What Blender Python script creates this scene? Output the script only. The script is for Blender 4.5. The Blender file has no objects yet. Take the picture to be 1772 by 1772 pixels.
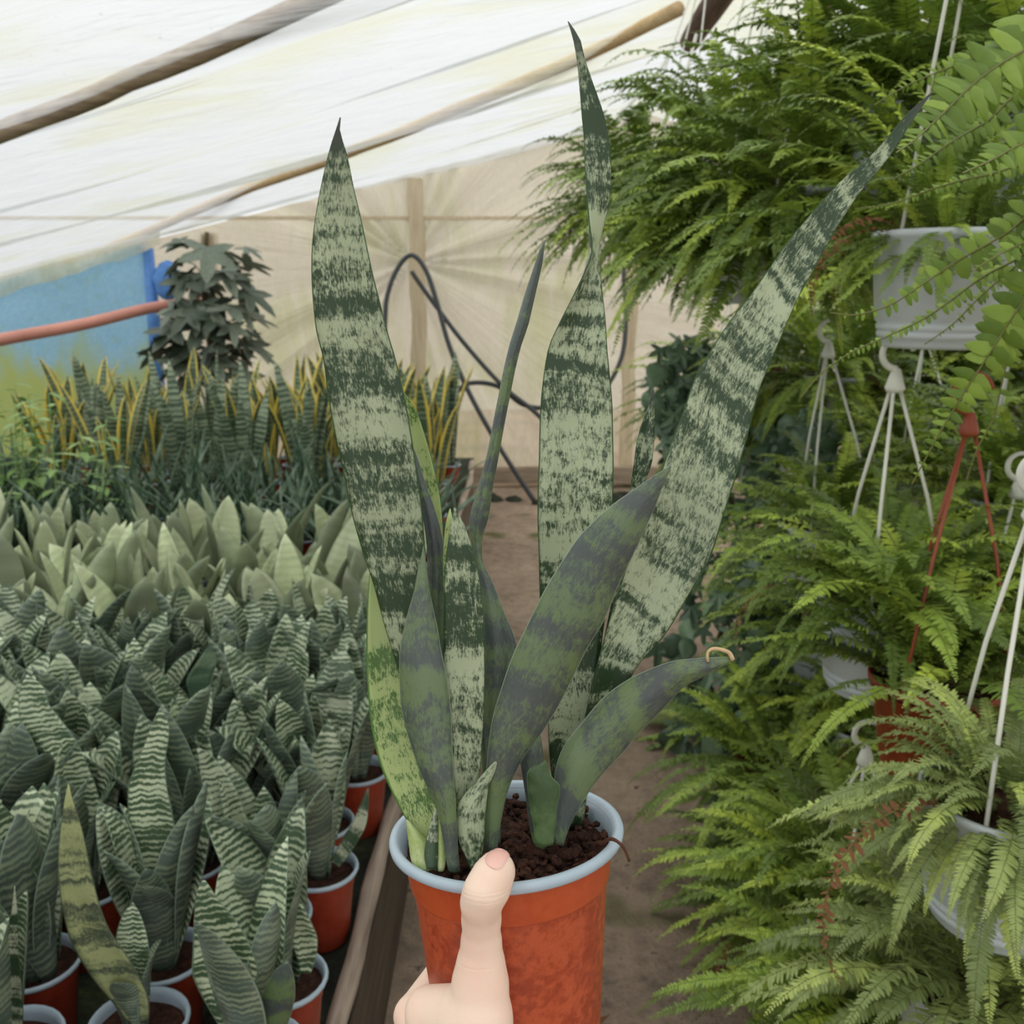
import bpy, math, random
import numpy as np
from mathutils import Vector, Matrix

random.seed(7)
rng = np.random.default_rng(11)
scene = bpy.context.scene
col = scene.collection
PI = math.pi

# ------------------------------------------------------------------ camera
CAM_Z = 1.2
PITCH = math.radians(12.8)
F = 1700.0                      # focal length in pixels of the 1772 frame
cam_data = bpy.data.cameras.new('camera')
cam = bpy.data.objects.new('camera', cam_data)
col.objects.link(cam)
cam.location = (0, 0, CAM_Z)
cam.rotation_euler = (PI / 2 - PITCH, 0, 0)
cam_data.sensor_width = 36.0
cam_data.lens = 36.0 * F / 1772.0
cam_data.clip_start = 0.02
cam_data.dof.use_dof = True
cam_data.dof.focus_distance = 0.47
cam_data.dof.aperture_fstop = 20.0
scene.camera = cam

# ------------------------------------------------------------------ world (bright overcast sky) and exposure
world = bpy.data.worlds.new('overcast_sky')
scene.world = world
world.use_nodes = True
wn = world.node_tree.nodes
wl = world.node_tree.links
wn.clear()
w_out = wn.new('ShaderNodeOutputWorld')
w_bg = wn.new('ShaderNodeBackground')
w_tc = wn.new('ShaderNodeTexCoord')
w_sep = wn.new('ShaderNodeSeparateXYZ')
w_map = wn.new('ShaderNodeMapRange')
w_map.inputs['From Min'].default_value = 0.0      # CIE overcast sky: zenith three times the horizon
w_map.inputs['From Max'].default_value = 1.0
w_map.inputs['To Min'].default_value = 0.70
w_map.inputs['To Max'].default_value = 2.10
wl.new(w_tc.outputs['Generated'], w_sep.inputs[0])
wl.new(w_sep.outputs['Z'], w_map.inputs['Value'])
wl.new(w_map.outputs[0], w_bg.inputs['Strength'])
w_bg.inputs['Color'].default_value = (0.98, 0.99, 1.0, 1)
wl.new(w_bg.outputs[0], w_out.inputs['Surface'])

vs = scene.view_settings
vs.view_transform = 'Standard'
vs.look = 'None'
vs.gamma = 1.0
vs.use_curve_mapping = False
vs.exposure = 0.38
scene.cycles.max_bounces = 5
scene.cycles.transparent_max_bounces = 8
scene.cycles.diffuse_bounces = 4
scene.cycles.glossy_bounces = 2
scene.cycles.transmission_bounces = 4

# ------------------------------------------------------------------ helpers
SP, CP = math.sin(PITCH), math.cos(PITCH)

def ray(px, py):
    u = (px - 886.0) / F
    v = (886.0 - py) / F
    return np.array([u, CP + v * SP, -SP + v * CP])

def P(px, py, d):
    """world point seen at pixel (px, py) at distance d along the camera axis"""
    return np.array([0, 0, CAM_Z]) + ray(px, py) * d

def at_z(px, py, z):
    r = ray(px, py)
    return np.array([0, 0, CAM_Z]) + r * ((z - CAM_Z) / r[2])

def at_y(px, py, y):
    r = ray(px, py)
    return np.array([0, 0, CAM_Z]) + r * (y / r[1])

def srgb(r, g, b):
    def f(c):
        c /= 255.0
        return c / 12.92 if c <= 0.04045 else ((c + 0.055) / 1.055) ** 2.4
    return (f(r), f(g), f(b), 1.0)

def mesh(name, verts, faces, mats=None, uvs=None, midx=None, smooth=True):
    me = bpy.data.meshes.new(name)
    me.from_pydata([tuple(map(float, v)) for v in verts], [], [tuple(map(int, f)) for f in faces])
    if mats:
        for m in (mats if isinstance(mats, (list, tuple)) else [mats]):
            me.materials.append(m)
    if uvs:
        vi = np.empty(len(me.loops), dtype=np.int32)
        me.loops.foreach_get('vertex_index', vi)
        for nm, arr in uvs.items():
            lay = me.uv_layers.new(name=nm)
            lay.data.foreach_set('uv', np.asarray(arr, dtype=np.float32)[vi].ravel())
    if midx is not None:
        me.polygons.foreach_set('material_index', np.asarray(midx, dtype=np.int32))
    if smooth:
        me.polygons.foreach_set('use_smooth', np.ones(len(me.polygons), dtype=bool))
    me.update()
    return me

def link(name, me, parent=None, loc=(0, 0, 0), rot=(0, 0, 0), scale=None):
    o = bpy.data.objects.new(name, me)
    col.objects.link(o)
    o.location = tuple(map(float, loc))
    o.rotation_euler = rot
    if scale is not None:
        o.scale = (scale,) * 3 if isinstance(scale, (int, float)) else scale
    if parent is not None:
        o.parent = parent
    return o

def tag(o, label=None, cat=None, group=None, kind=None):
    if label: o['label'] = label
    if cat: o['category'] = cat
    if group: o['group'] = group
    if kind: o['kind'] = kind
    return o

def empty(name, loc, rotz=0.0):
    o = bpy.data.objects.new(name, None)
    o.empty_display_size = 0.05
    col.objects.link(o)
    o.location = tuple(map(float, loc))
    o.rotation_euler = (0, 0, rotz)
    return o

def norm(v):
    v = np.asarray(v, float)
    n = np.linalg.norm(v, axis=-1, keepdims=True)
    return v / np.where(n < 1e-12, 1, n)

def catmull(pts, n):
    """n points along a centripetal-like Catmull-Rom through pts (any dimension), uniform in index"""
    pts = np.asarray(pts, float)
    m = len(pts)
    ext = np.vstack([2 * pts[0] - pts[1], pts, 2 * pts[-1] - pts[-2]])
    seg = np.linalg.norm(np.diff(pts[:, :2], axis=0), axis=1) if pts.shape[1] > 1 else np.ones(m - 1)
    cum = np.concatenate([[0], np.cumsum(seg)])
    out = []
    for s in np.linspace(0, cum[-1], n):
        i = min(max(np.searchsorted(cum, s, side='right') - 1, 0), m - 2)
        t = (s - cum[i]) / max(seg[i], 1e-9)
        p0, p1, p2, p3 = ext[i], ext[i + 1], ext[i + 2], ext[i + 3]
        out.append(0.5 * ((2 * p1) + (-p0 + p2) * t + (2 * p0 - 5 * p1 + 4 * p2 - p3) * t * t + (-p0 + 3 * p1 - 3 * p2 + p3) * t ** 3))
    return np.array(out)

def tube(path, radii, seg=8, caps=True):
    path = np.asarray(path, float)
    n = len(path)
    radii = np.full(n, radii, float) if np.isscalar(radii) else np.asarray(radii, float)
    tan = norm(np.gradient(path, axis=0))
    ref = np.array([0, 0, 1.0]) if abs(tan[0][2]) < 0.9 else np.array([1.0, 0, 0])
    verts = []
    a = norm(np.cross(tan[0], ref))
    for i in range(n):
        a = norm(a - tan[i] * np.dot(a, tan[i]))
        b = np.cross(tan[i], a)
        for k in range(seg):
            th = 2 * PI * k / seg
            verts.append(path[i] + radii[i] * (a * math.cos(th) + b * math.sin(th)))
    faces = []
    for i in range(n - 1):
        for k in range(seg):
            k2 = (k + 1) % seg
            faces.append((i * seg + k, i * seg + k2, (i + 1) * seg + k2, (i + 1) * seg + k))
    if caps:
        faces.append(tuple(range(seg))[::-1])
        faces.append(tuple((n - 1) * seg + k for k in range(seg)))
    return verts, faces

def join(*parts):
    V, Fc = [], []
    for v, f in parts:
        o = len(V)
        V += list(v)
        Fc += [tuple(i + o for i in q) for q in f]
    return V, Fc

def lathe(profile, seg=48):
    """profile: list of (r, z)"""
    V, Fc = [], []
    for r, z in profile:
        for k in range(seg):
            th = 2 * PI * k / seg
            V.append((r * math.cos(th), r * math.sin(th), z))
    for i in range(len(profile) - 1):
        for k in range(seg):
            k2 = (k + 1) % seg
            Fc.append((i * seg + k, i * seg + k2, (i + 1) * seg + k2, (i + 1) * seg + k))
    return V, Fc

def box(x0, x1, y0, y1, z0, z1):
    V = [(x0, y0, z0), (x1, y0, z0), (x1, y1, z0), (x0, y1, z0), (x0, y0, z1), (x1, y0, z1), (x1, y1, z1), (x0, y1, z1)]
    return V, [(0, 3, 2, 1), (4, 5, 6, 7), (0, 1, 5, 4), (1, 2, 6, 5), (2, 3, 7, 6), (3, 0, 4, 7)]

def vnoise(p, seed=0):
    """cheap smooth value noise, p (...,3)"""
    p = np.asarray(p, float)
    i = np.floor(p).astype(np.int64)
    f = p - i
    f = f * f * (3 - 2 * f)
    def h(ix, iy, iz):
        n = (ix * 374761393 + iy * 668265263 + iz * 2147483647 + seed * 1274126177) & 0xffffffff
        n = ((n ^ (n >> 13)) * 1274126177) & 0xffffffff
        return ((n ^ (n >> 16)) & 0xffff) / 65535.0
    r = 0
    for dx in (0, 1):
        for dy in (0, 1):
            for dz in (0, 1):
                w = (f[..., 0] if dx else 1 - f[..., 0]) * (f[..., 1] if dy else 1 - f[..., 1]) * (f[..., 2] if dz else 1 - f[..., 2])
                r = r + w * h(i[..., 0] + dx, i[..., 1] + dy, i[..., 2] + dz)
    return r

def sn(x, y, z):
    """scalar twin of vnoise"""
    ix, iy, iz = math.floor(x), math.floor(y), math.floor(z)
    fx, fy, fz = x - ix, y - iy, z - iz
    fx = fx * fx * (3 - 2 * fx); fy = fy * fy * (3 - 2 * fy); fz = fz * fz * (3 - 2 * fz)
    r = 0.0
    for dx in (0, 1):
        wx = fx if dx else 1 - fx
        for dy in (0, 1):
            wy = wx * (fy if dy else 1 - fy)
            for dz in (0, 1):
                n = ((ix + dx) * 374761393 + (iy + dy) * 668265263 + (iz + dz) * 2147483647) & 0xffffffff
                n = ((n ^ (n >> 13)) * 1274126177) & 0xffffffff
                r += wy * (fz if dz else 1 - fz) * (((n ^ (n >> 16)) & 0xffff) / 65535.0)
    return r

# ------------------------------------------------------------------ node material helper
class NT:
    def __init__(self, name):
        self.m = bpy.data.materials.new(name)
        self.m.use_nodes = True
        self.t = self.m.node_tree
        self.t.nodes.clear()
        self.out = self.t.nodes.new('ShaderNodeOutputMaterial')
    def n(self, typ, **kw):
        nd = self.t.nodes.new(typ)
        for k, v in kw.items():
            setattr(nd, k, v)
        return nd
    def put(self, sock, val):
        if isinstance(val, bpy.types.NodeSocket):
            self.t.links.new(val, sock)
        else:
            sock.default_value = val
    def math(self, op, a, b=None, c=None, clamp=False):
        nd = self.n('ShaderNodeMath', operation=op, use_clamp=clamp)
        self.put(nd.inputs[0], a)
        if b is not None: self.put(nd.inputs[1], b)
        if c is not None: self.put(nd.inputs[2], c)
        return nd.outputs[0]
    def comb(self, x, y, z=0.0):
        nd = self.n('ShaderNodeCombineXYZ')
        for s, v in zip(nd.inputs, (x, y, z)): self.put(s, v)
        return nd.outputs[0]
    def noise(self, vec, scale=1.0, detail=2.0, rough=0.5, dist=0.0):
        nd = self.n('ShaderNodeTexNoise')
        if vec is not None: self.put(nd.inputs['Vector'], vec)
        self.put(nd.inputs['Scale'], scale)
        self.put(nd.inputs['Detail'], detail)
        self.put(nd.inputs['Roughness'], rough)
        self.put(nd.inputs['Distortion'], dist)
        return nd.outputs['Fac']
    def ramp(self, fac, stops, interp='LINEAR'):
        nd = self.n('ShaderNodeValToRGB')
        nd.color_ramp.interpolation = interp
        el = nd.color_ramp.elements
        while len(el) < len(stops): el.new(0.5)
        for e, (p, c) in zip(el, stops):
            e.position = p
            e.color = c if len(c) == 4 else (*c, 1)
        self.put(nd.inputs['Fac'], fac)
        return nd.outputs['Color']
    def step(self, v, a, b):
        nd = self.n('ShaderNodeMapRange', interpolation_type='SMOOTHSTEP')
        self.put(nd.inputs['Value'], v)
        self.put(nd.inputs['From Min'], a)
        self.put(nd.inputs['From Max'], b)
        return nd.outputs[0]
    def mix(self, fac, a, b, mode='MIX'):
        nd = self.n('ShaderNodeMix', data_type='RGBA', blend_type=mode)
        self.put(nd.inputs['Factor'], fac)
        self.put(nd.inputs['A'], a) if False else self.put(nd.inputs[6], a)
        self.put(nd.inputs[7], b)
        return nd.outputs[2]
    def bump(self, h, strength=0.3, dist=0.01):
        nd = self.n('ShaderNodeBump')
        nd.inputs['Strength'].default_value = strength
        nd.inputs['Distance'].default_value = dist
        self.put(nd.inputs['Height'], h)
        return nd.outputs['Normal']
    def obj(self):
        return self.n('ShaderNodeTexCoord').outputs['Object']
    def pos(self):
        return self.n('ShaderNodeNewGeometry').outputs['Position']
    def rnd(self):
        return self.n('ShaderNodeObjectInfo').outputs['Random']
    def uv(self, name):
        nd = self.n('ShaderNodeUVMap'); nd.uv_map = name
        sp = self.n('ShaderNodeSeparateXYZ')
        self.t.links.new(nd.outputs[0], sp.inputs[0])
        return sp.outputs[0], sp.outputs[1]
    def principled(self, color, rough=0.5, spec=0.4, normal=None, sss=0.0, sssr=(1, 0.3, 0.15), ssscale=0.003):
        b = self.n('ShaderNodeBsdfPrincipled')
        self.put(b.inputs['Base Color'], color)
        self.put(b.inputs['Roughness'], rough)
        self.put(b.inputs['Specular IOR Level'], spec)
        if normal is not None: self.put(b.inputs['Normal'], normal)
        if sss:
            b.inputs['Subsurface Weight'].default_value = sss
            b.inputs['Subsurface Radius'].default_value = sssr
            b.inputs['Subsurface Scale'].default_value = ssscale
        return b.outputs[0]
    def mixsh(self, fac, a, b):
        nd = self.n('ShaderNodeMixShader')
        self.put(nd.inputs[0], fac)
        self.t.links.new(a, nd.inputs[1]); self.t.links.new(b, nd.inputs[2])
        return nd.outputs[0]
    def trans(self, color):
        nd = self.n('ShaderNodeBsdfTranslucent'); self.put(nd.inputs['Color'], color)
        return nd.outputs[0]
    def clear(self, color=(1, 1, 1, 1)):
        nd = self.n('ShaderNodeBsdfTransparent'); self.put(nd.inputs['Color'], color)
        return nd.outputs[0]
    def done(self, sh):
        self.t.links.new(sh, self.out.inputs['Surface'])
        return self.m

def simple_mat(name, color, rough=0.5, spec=0.4, var=0.15, scale=40.0, bump=0.0):
    k = NT(name)
    nz = k.noise(k.obj(), scale, 4.0, 0.6)
    dark = tuple(c * (1 - var) for c in color[:3]) + (1,)
    lite = tuple(min(1, c * (1 + var)) for c in color[:3]) + (1,)
    c = k.ramp(nz, [(0.3, dark), (0.7, lite)])
    return k.done(k.principled(c, rough, spec, k.bump(nz, bump, 0.004) if bump else None))

def leaf_mat(name, dark, pale, edge, band=0.018, jag=0.55, bias=0.0, soft=0.10, wav=0.006, zebra=0.0,
             rough=0.38, spec=0.45, tint=None, tintamt=0.0, edgew=0.06, transl=0.08, tip=None, across=6.0, stretch=1.0, var=0.0, bdetail=4.0, brough=0.62, bumps=0.18):
    k = NT(name)
    u, v = k.uv('uv'); nu, nv = k.uv('nv')
    r = k.rnd()
    r1 = k.math('MULTIPLY', r, 57.0)
    w = k.noise(k.comb(k.math('MULTIPLY', u, 90.0), k.math('MULTIPLY', v, 25.0), r1), 1.0, 2.0)
    v2 = k.math('MULTIPLY_ADD', k.math('SUBTRACT', w, 0.5), wav * 2, v)
    bands = k.noise(k.comb(k.math('MULTIPLY', u, across), k.math('MULTIPLY', v2, 1.0 / band), r1), 1.0, bdetail, brough)
    if zebra:
        s = k.math('SINE', k.math('MULTIPLY_ADD', v2, 2 * PI / zebra, k.math('MULTIPLY', bands, 7.0)))
        bands = k.math('ADD', k.math('MULTIPLY', s, 0.13), k.math('MULTIPLY_ADD', bands, 1.0, 0.0))
    st = k.noise(k.comb(k.math('MULTIPLY', u, 1500.0), k.math('MULTIPLY', v, 420.0 * stretch), r1), 1.0, 4.0, 0.72)
    sp = k.noise(k.comb(k.math('MULTIPLY', u, 420.0), k.math('MULTIPLY', v, 170.0), r1), 1.0, 3.0, 0.6)
    val = k.math('ADD', bands, k.math('MULTIPLY', k.math('SUBTRACT', st, 0.5), jag))
    val = k.math('ADD', val, k.math('MULTIPLY', k.math('SUBTRACT', sp, 0.5), jag * 0.75))
    val = k.math('ADD', val, bias)
    fac = k.step(val, 0.5 - soft, 0.5 + soft)
    big = k.noise(k.comb(k.math('MULTIPLY', u, 22.0), k.math('MULTIPLY', v, 14.0), r1), 1.0, 2.0)
    pale2 = k.mix(k.step(big, 0.3, 0.75), tuple(c * 0.74 for c in pale[:3]) + (1,), pale)
    c = k.mix(fac, dark, pale2)
    if tint is not None:
        c = k.mix(k.math('MULTIPLY', k.step(big, 0.35, 0.7), tintamt), c, tint)
    if var:     # plants differ: some blades are paler than others
        r2 = k.math('FRACT', k.math('MULTIPLY', r, 17.31))
        g = k.math('MULTIPLY_ADD', r2, 2 * var, 1.0 - var)
        c = k.mix(1.0, c, k.comb(g, g, g), 'MULTIPLY')
    e = k.math('ABSOLUTE', k.math('MULTIPLY_ADD', nu, 2.0, -1.0))
    c = k.mix(k.step(e, 1 - edgew * 1.6, 1 - edgew * 0.5), c, edge)
    if tip is not None:
        c = k.mix(k.step(nv, 0.94, 0.985), c, tip)
    nrm = k.bump(k.noise(k.comb(k.math('MULTIPLY', u, 260.0), k.math('MULTIPLY', v, 90.0), r1), 1.0, 4.0, 0.65), bumps, 0.0015)
    rg = k.math('MULTIPLY_ADD', sp, 0.25, rough - 0.12)
    sh = k.principled(c, rg, spec, nrm)
    if transl:
        sh = k.mixsh(transl, sh, k.trans(c))
    return k.done(sh)

# ------------------------------------------------------------------ materials
M = {}
DK, PL = srgb(38, 56, 36), srgb(150, 165, 122)
M['sn_face'] = leaf_mat('snake_leaf_face', srgb(48, 70, 44), srgb(186, 198, 164), srgb(58, 90, 46), 0.0185, 0.44, -0.03, 0.085, 0.004, edgew=0.03, brough=0.56, tip=srgb(60, 66, 58))
M['sn_dark'] = leaf_mat('snake_leaf_dense_bands', srgb(48, 70, 44), srgb(186, 198, 164), srgb(58, 90, 46), 0.018, 0.60, -0.05, 0.10, 0.004, edgew=0.03, brough=0.60, tip=srgb(60, 66, 58))
M['sn_pale'] = leaf_mat('snake_leaf_sparse_bands', srgb(48, 70, 44), srgb(186, 198, 164), srgb(58, 90, 46), 0.017, 0.54, -0.005, 0.085, 0.005, edgew=0.03, brough=0.62, tip=srgb(70, 78, 68))
M['sn_back'] = leaf_mat('snake_leaf_back', srgb(72, 79, 79), srgb(114, 136, 86), srgb(150, 162, 146), 0.020, 0.50, 0.0, 0.10, 0.008, bumps=0.4, tint=srgb(98, 110, 106), tintamt=0.35, rough=0.36, spec=0.6, edgew=0.02)
M['sn_green'] = leaf_mat('snake_leaf_plain_green', srgb(60, 82, 52), srgb(92, 118, 74), srgb(120, 142, 96), 0.03, 0.5, -0.05, 0.2, 0.006, edgew=0.02)
M['sn_lime'] = leaf_mat('snake_leaf_lime', srgb(72, 108, 44), srgb(180, 198, 128), srgb(80, 122, 52), 0.02, 0.66, 0.07, 0.08, 0.005, edgew=0.07)
M['sn_sheath'] = leaf_mat('snake_leaf_sheath', srgb(150, 176, 92), srgb(214, 220, 172), srgb(190, 206, 140), 0.03, 0.5, 0.06, 0.2, 0.004, edgew=0.03)
M['zb_face'] = leaf_mat('zebra_leaf_face', srgb(70, 92, 66), srgb(206, 216, 184), srgb(112, 134, 110), 0.022, 0.30, -0.02, 0.10, 0.0050, var=0.25, zebra=0.0076, rough=0.36, spec=0.5, edgew=0.05, stretch=0.6, across=14)
M['zb_back'] = leaf_mat('zebra_leaf_back', srgb(82, 98, 86), srgb(164, 178, 146), srgb(150, 164, 150), 0.022, 0.30, -0.05, 0.14, 0.0050, var=0.25, zebra=0.0085, tint=srgb(134, 148, 140), tintamt=0.4, rough=0.34, spec=0.6, edgew=0.04, stretch=0.6, across=14)
M['ch_face'] = leaf_mat('chevron_leaf_face', srgb(86, 98, 82), srgb(194, 202, 146), srgb(98, 112, 90), 0.020, 0.4, 0.02, 0.1, 0.010, rough=0.36, spec=0.5, edgew=0.05)
M['wb_face'] = leaf_mat('white_banded_leaf_face', srgb(60, 82, 58), srgb(204, 210, 184), srgb(58, 82, 52), 0.013, 0.35, -0.02, 0.07, 0.003, rough=0.36, spec=0.5)
M['moon'] = leaf_mat('moonshine_leaf', srgb(176, 190, 148), srgb(212, 220, 180), srgb(120, 142, 106), 0.02, 0.15, 0.08, 0.25, 0.003, var=0.28, zebra=0.012, rough=0.36, spec=0.5, edgew=0.03, across=14)
M['moon_back'] = leaf_mat('moonshine_leaf_back', srgb(140, 150, 124), srgb(176, 186, 152), srgb(146, 160, 132), 0.02, 0.15, 0.0, 0.25, 0.003, var=0.3, rough=0.36, spec=0.5, edgew=0.03)
M['yl_face'] = leaf_mat('yellow_margin_leaf', srgb(72, 92, 68), srgb(138, 154, 118), srgb(238, 212, 92), 0.02, 0.3, -0.08, 0.12, 0.006, zebra=0.016, rough=0.38, spec=0.45, edgew=0.30, var=0.15)
M['gr_face'] = leaf_mat('grey_banded_leaf', srgb(76, 96, 76), srgb(166, 180, 150), srgb(86, 110, 80), 0.02, 0.3, 0.0, 0.12, 0.005, zebra=0.016, rough=0.38, spec=0.45, edgew=0.05)
M['thin'] = leaf_mat('thin_dark_leaf', srgb(66, 90, 70), srgb(134, 156, 126), srgb(104, 132, 102), 0.03, 0.3, -0.08, 0.15, 0.004, rough=0.34, spec=0.55, edgew=0.1)

def green_mat(name, stops, transl=0.3, rough=0.45, spec=0.35, scale=60.0):
    k = NT(name)
    nz = k.noise(k.pos(), scale, 1.0)
    f = k.math('ADD', k.math('MULTIPLY', k.rnd(), 0.75), k.math('MULTIPLY', nz, 0.35))
    c = k.ramp(f, stops)
    return k.done(k.mixsh(transl, k.principled(c, rough, spec), k.trans(c)))

M['fern'] = green_mat('fern_green', [(0.0, srgb(76, 96, 42)), (0.45, srgb(118, 142, 62)), (0.8, srgb(160, 184, 78)), (1.0, srgb(208, 226, 92))], 0.15, 0.4, 0.4)
M['fern_pale'] = green_mat('fern_pale_green', [(0.0, srgb(92, 108, 62)), (0.45, srgb(132, 148, 88)), (0.8, srgb(166, 182, 106)), (1.0, srgb(206, 222, 114))], 0.15, 0.4, 0.4)
M['fern_near'] = green_mat('fern_leaflet', [(0.0, srgb(96, 124, 46)), (0.5, srgb(128, 156, 60)), (1.0, srgb(164, 190, 82))], 0.35, 0.42, 0.4, 90)
M['dry'] = green_mat('dry_frond_brown', [(0.0, srgb(104, 66, 46)), (0.6, srgb(138, 94, 66)), (1.0, srgb(170, 132, 92))], 0.2, 0.7, 0.2)
M['stem'] = simple_mat('frond_stem', srgb(110, 112, 58), 0.5, 0.3)
M['ivy'] = green_mat('ivy_dark_green', [(0.0, srgb(72, 96, 74)), (0.5, srgb(98, 122, 98)), (0.85, srgb(122, 150, 116)), (1.0, srgb(140, 178, 96))], 0.15, 0.35, 0.5)
M['tree'] = green_mat('tree_dark_green', [(0.0, srgb(70, 82, 68)), (0.6, srgb(104, 116, 100)), (1.0, srgb(146, 156, 138))], 0.15, 0.4, 0.5)
M['weed'] = green_mat('weed_green', [(0.0, srgb(116, 154, 84)), (0.5, srgb(150, 186, 110)), (1.0, srgb(190, 216, 146))], 0.3)
M['bark'] = simple_mat('stem_bark', srgb(88, 78, 58), 0.8, 0.2, 0.3)

# terracotta coloured plastic with damp, mottled skin
def pot_mat(name, base, hi, rough=0.42, bump=0.35):
    k = NT(name)
    p = k.obj()
    n1 = k.noise(p, 210.0, 4.0, 0.65)
    n2 = k.noise(p, 38.0, 3.0, 0.55)
    n3 = k.noise(p, 900.0, 2.0)
    c = k.mix(k.step(k.math('ADD', k.math('MULTIPLY', n1, 0.5), k.math('MULTIPLY', n2, 0.5)), 0.42, 0.58), base, hi)
    c = k.mix(k.step(n3, 0.74, 0.80), c, srgb(92, 40, 24))
    h = k.math('ADD', n1, k.math('MULTIPLY', n2, 0.4))
    return k.done(k.principled(c, k.math('MULTIPLY_ADD', n1, 0.3, rough - 0.15), 0.45, k.bump(h, bump, 0.0012)))
M['pot'] = pot_mat('terracotta_plastic', srgb(160, 64, 36), srgb(192, 88, 54), 0.38, 0.5)
M['pot_band'] = pot_mat('terracotta_plastic_band', srgb(182, 76, 40), srgb(190, 84, 46), 0.34, 0.05)
M['pot_red'] = pot_mat('red_plastic', srgb(150, 56, 36), srgb(164, 66, 44), 0.4, 0.1)
M['rim'] = simple_mat('grey_blue_plastic', srgb(170, 186, 200), 0.32, 0.5, 0.06, 60, 0.03)
M['white_pot'] = simple_mat('pale_grey_plastic', srgb(206, 213, 218), 0.42, 0.4, 0.03, 20)
M['white'] = simple_mat('white_plastic', srgb(226, 226, 216), 0.4, 0.4, 0.04, 30)
M['terra_hook'] = simple_mat('red_plastic_hanger', srgb(150, 74, 52), 0.45, 0.4, 0.08, 30)

def soil_mat(name, a, b, cc, scale=1.0):
    k = NT(name)
    p = k.pos()
    n1 = k.noise(p, 90.0 * scale, 5.0, 0.7)
    n2 = k.noise(p, 420.0 * scale, 3.0, 0.6)
    c = k.ramp(k.math('ADD', k.math('MULTIPLY', n1, 0.6), k.math('MULTIPLY', n2, 0.4)), [(0.36, a), (0.52, b), (0.68, cc)])
    return k.done(k.principled(c, 0.9, 0.15, k.bump(k.math('ADD', n1, k.math('MULTIPLY', n2, 0.5)), 0.9, 0.006)))
M['soil'] = soil_mat('potting_soil', srgb(34, 22, 18), srgb(66, 42, 34), srgb(104, 68, 52))

def ground_mat():
    k = NT('trodden_earth')
    p = k.pos()
    n1 = k.noise(p, 2.6, 5.0, 0.6)
    n2 = k.noise(p, 22.0, 5.0, 0.7)
    n3 = k.noise(p, 120.0, 3.0, 0.6)
    c = k.ramp(k.math('ADD', k.math('MULTIPLY', n1, 0.55), k.math('MULTIPLY', n2, 0.45)),
               [(0.34, srgb(90, 79, 71)), (0.48, srgb(142, 123, 108)), (0.64, srgb(174, 153, 134))])
    c = k.mix(k.step(n2, 0.60, 0.70), c, srgb(66, 56, 50))
    c = k.mix(k.step(k.noise(p, 3.3, 2.0), 0.60, 0.74), c, srgb(92, 92, 58))
    h = k.math('ADD', k.math('MULTIPLY', n2, 0.7), k.math('MULTIPLY', n3, 0.3))
    return k.done(k.principled(c, 0.85, 0.2, k.bump(h, 0.8, 0.02)))
M['ground'] = ground_mat()

def mat_cloth():
    k = NT('mossy_bench_cover')
    p = k.pos()
    n1 = k.noise(p, 14.0, 4.0, 0.6)
    n2 = k.noise(p, 120.0, 2.0)
    c = k.ramp(k.math('ADD', k.math('MULTIPLY', n1, 0.7), k.math('MULTIPLY', n2, 0.3)),
               [(0.36, srgb(26, 28, 24)), (0.55, srgb(46, 50, 40)), (0.7, srgb(70, 78, 48))])
    return k.done(k.principled(c, 0.85, 0.2, k.bump(n2, 0.5, 0.004)))
M['cover'] = mat_cloth()

def wood_mat(name, a, b, scale=1.0, axis=1):
    k = NT(name)
    sp = k.n('ShaderNodeSeparateXYZ'); k.put(sp.inputs[0], k.obj())
    s = [70.0 * scale] * 3; s[axis] = 5.0 * scale
    v = k.comb(k.math('MULTIPLY', sp.outputs[0], s[0]), k.math('MULTIPLY', sp.outputs[1], s[1]), k.math('MULTIPLY', sp.outputs[2], s[2]))
    n1 = k.noise(v, 1.0, 4.0, 0.6, 0.4)
    n2 = k.noise(k.obj(), 6.0 * scale, 3.0)
    c = k.ramp(k.math('ADD', k.math('MULTIPLY', n1, 0.7), k.math('MULTIPLY', n2, 0.3)), [(0.33, a), (0.68, b)])
    return k.done(k.principled(c, 0.75, 0.25, k.bump(n1, 0.6, 0.004)))
M['log'] = wood_mat('weathered_pole', srgb(120, 104, 92), srgb(190, 172, 158))
M['bench_board'] = wood_mat('damp_board', srgb(72, 62, 54), srgb(112, 99, 86))
M['rafter'] = wood_mat('old_rafter', srgb(128, 106, 86), srgb(200, 178, 152), 1.0, 0)
M['rafter2'] = wood_mat('tan_rafter', srgb(190, 158, 118), srgb(228, 200, 160), 1.0, 0)
M['beam'] = wood_mat('dark_beam', srgb(70, 50, 44), srgb(112, 86, 76))
M['post'] = wood_mat('pale_post', srgb(190, 172, 142), srgb(222, 206, 178), 1.0, 2)
M['plank'] = wood_mat('grey_plank', srgb(120, 104, 88), srgb(182, 164, 144), 1.0, 0)
M['yplank'] = wood_mat('yellow_plank', srgb(196, 152, 84), srgb(222, 184, 116), 1.0, 0)

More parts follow.
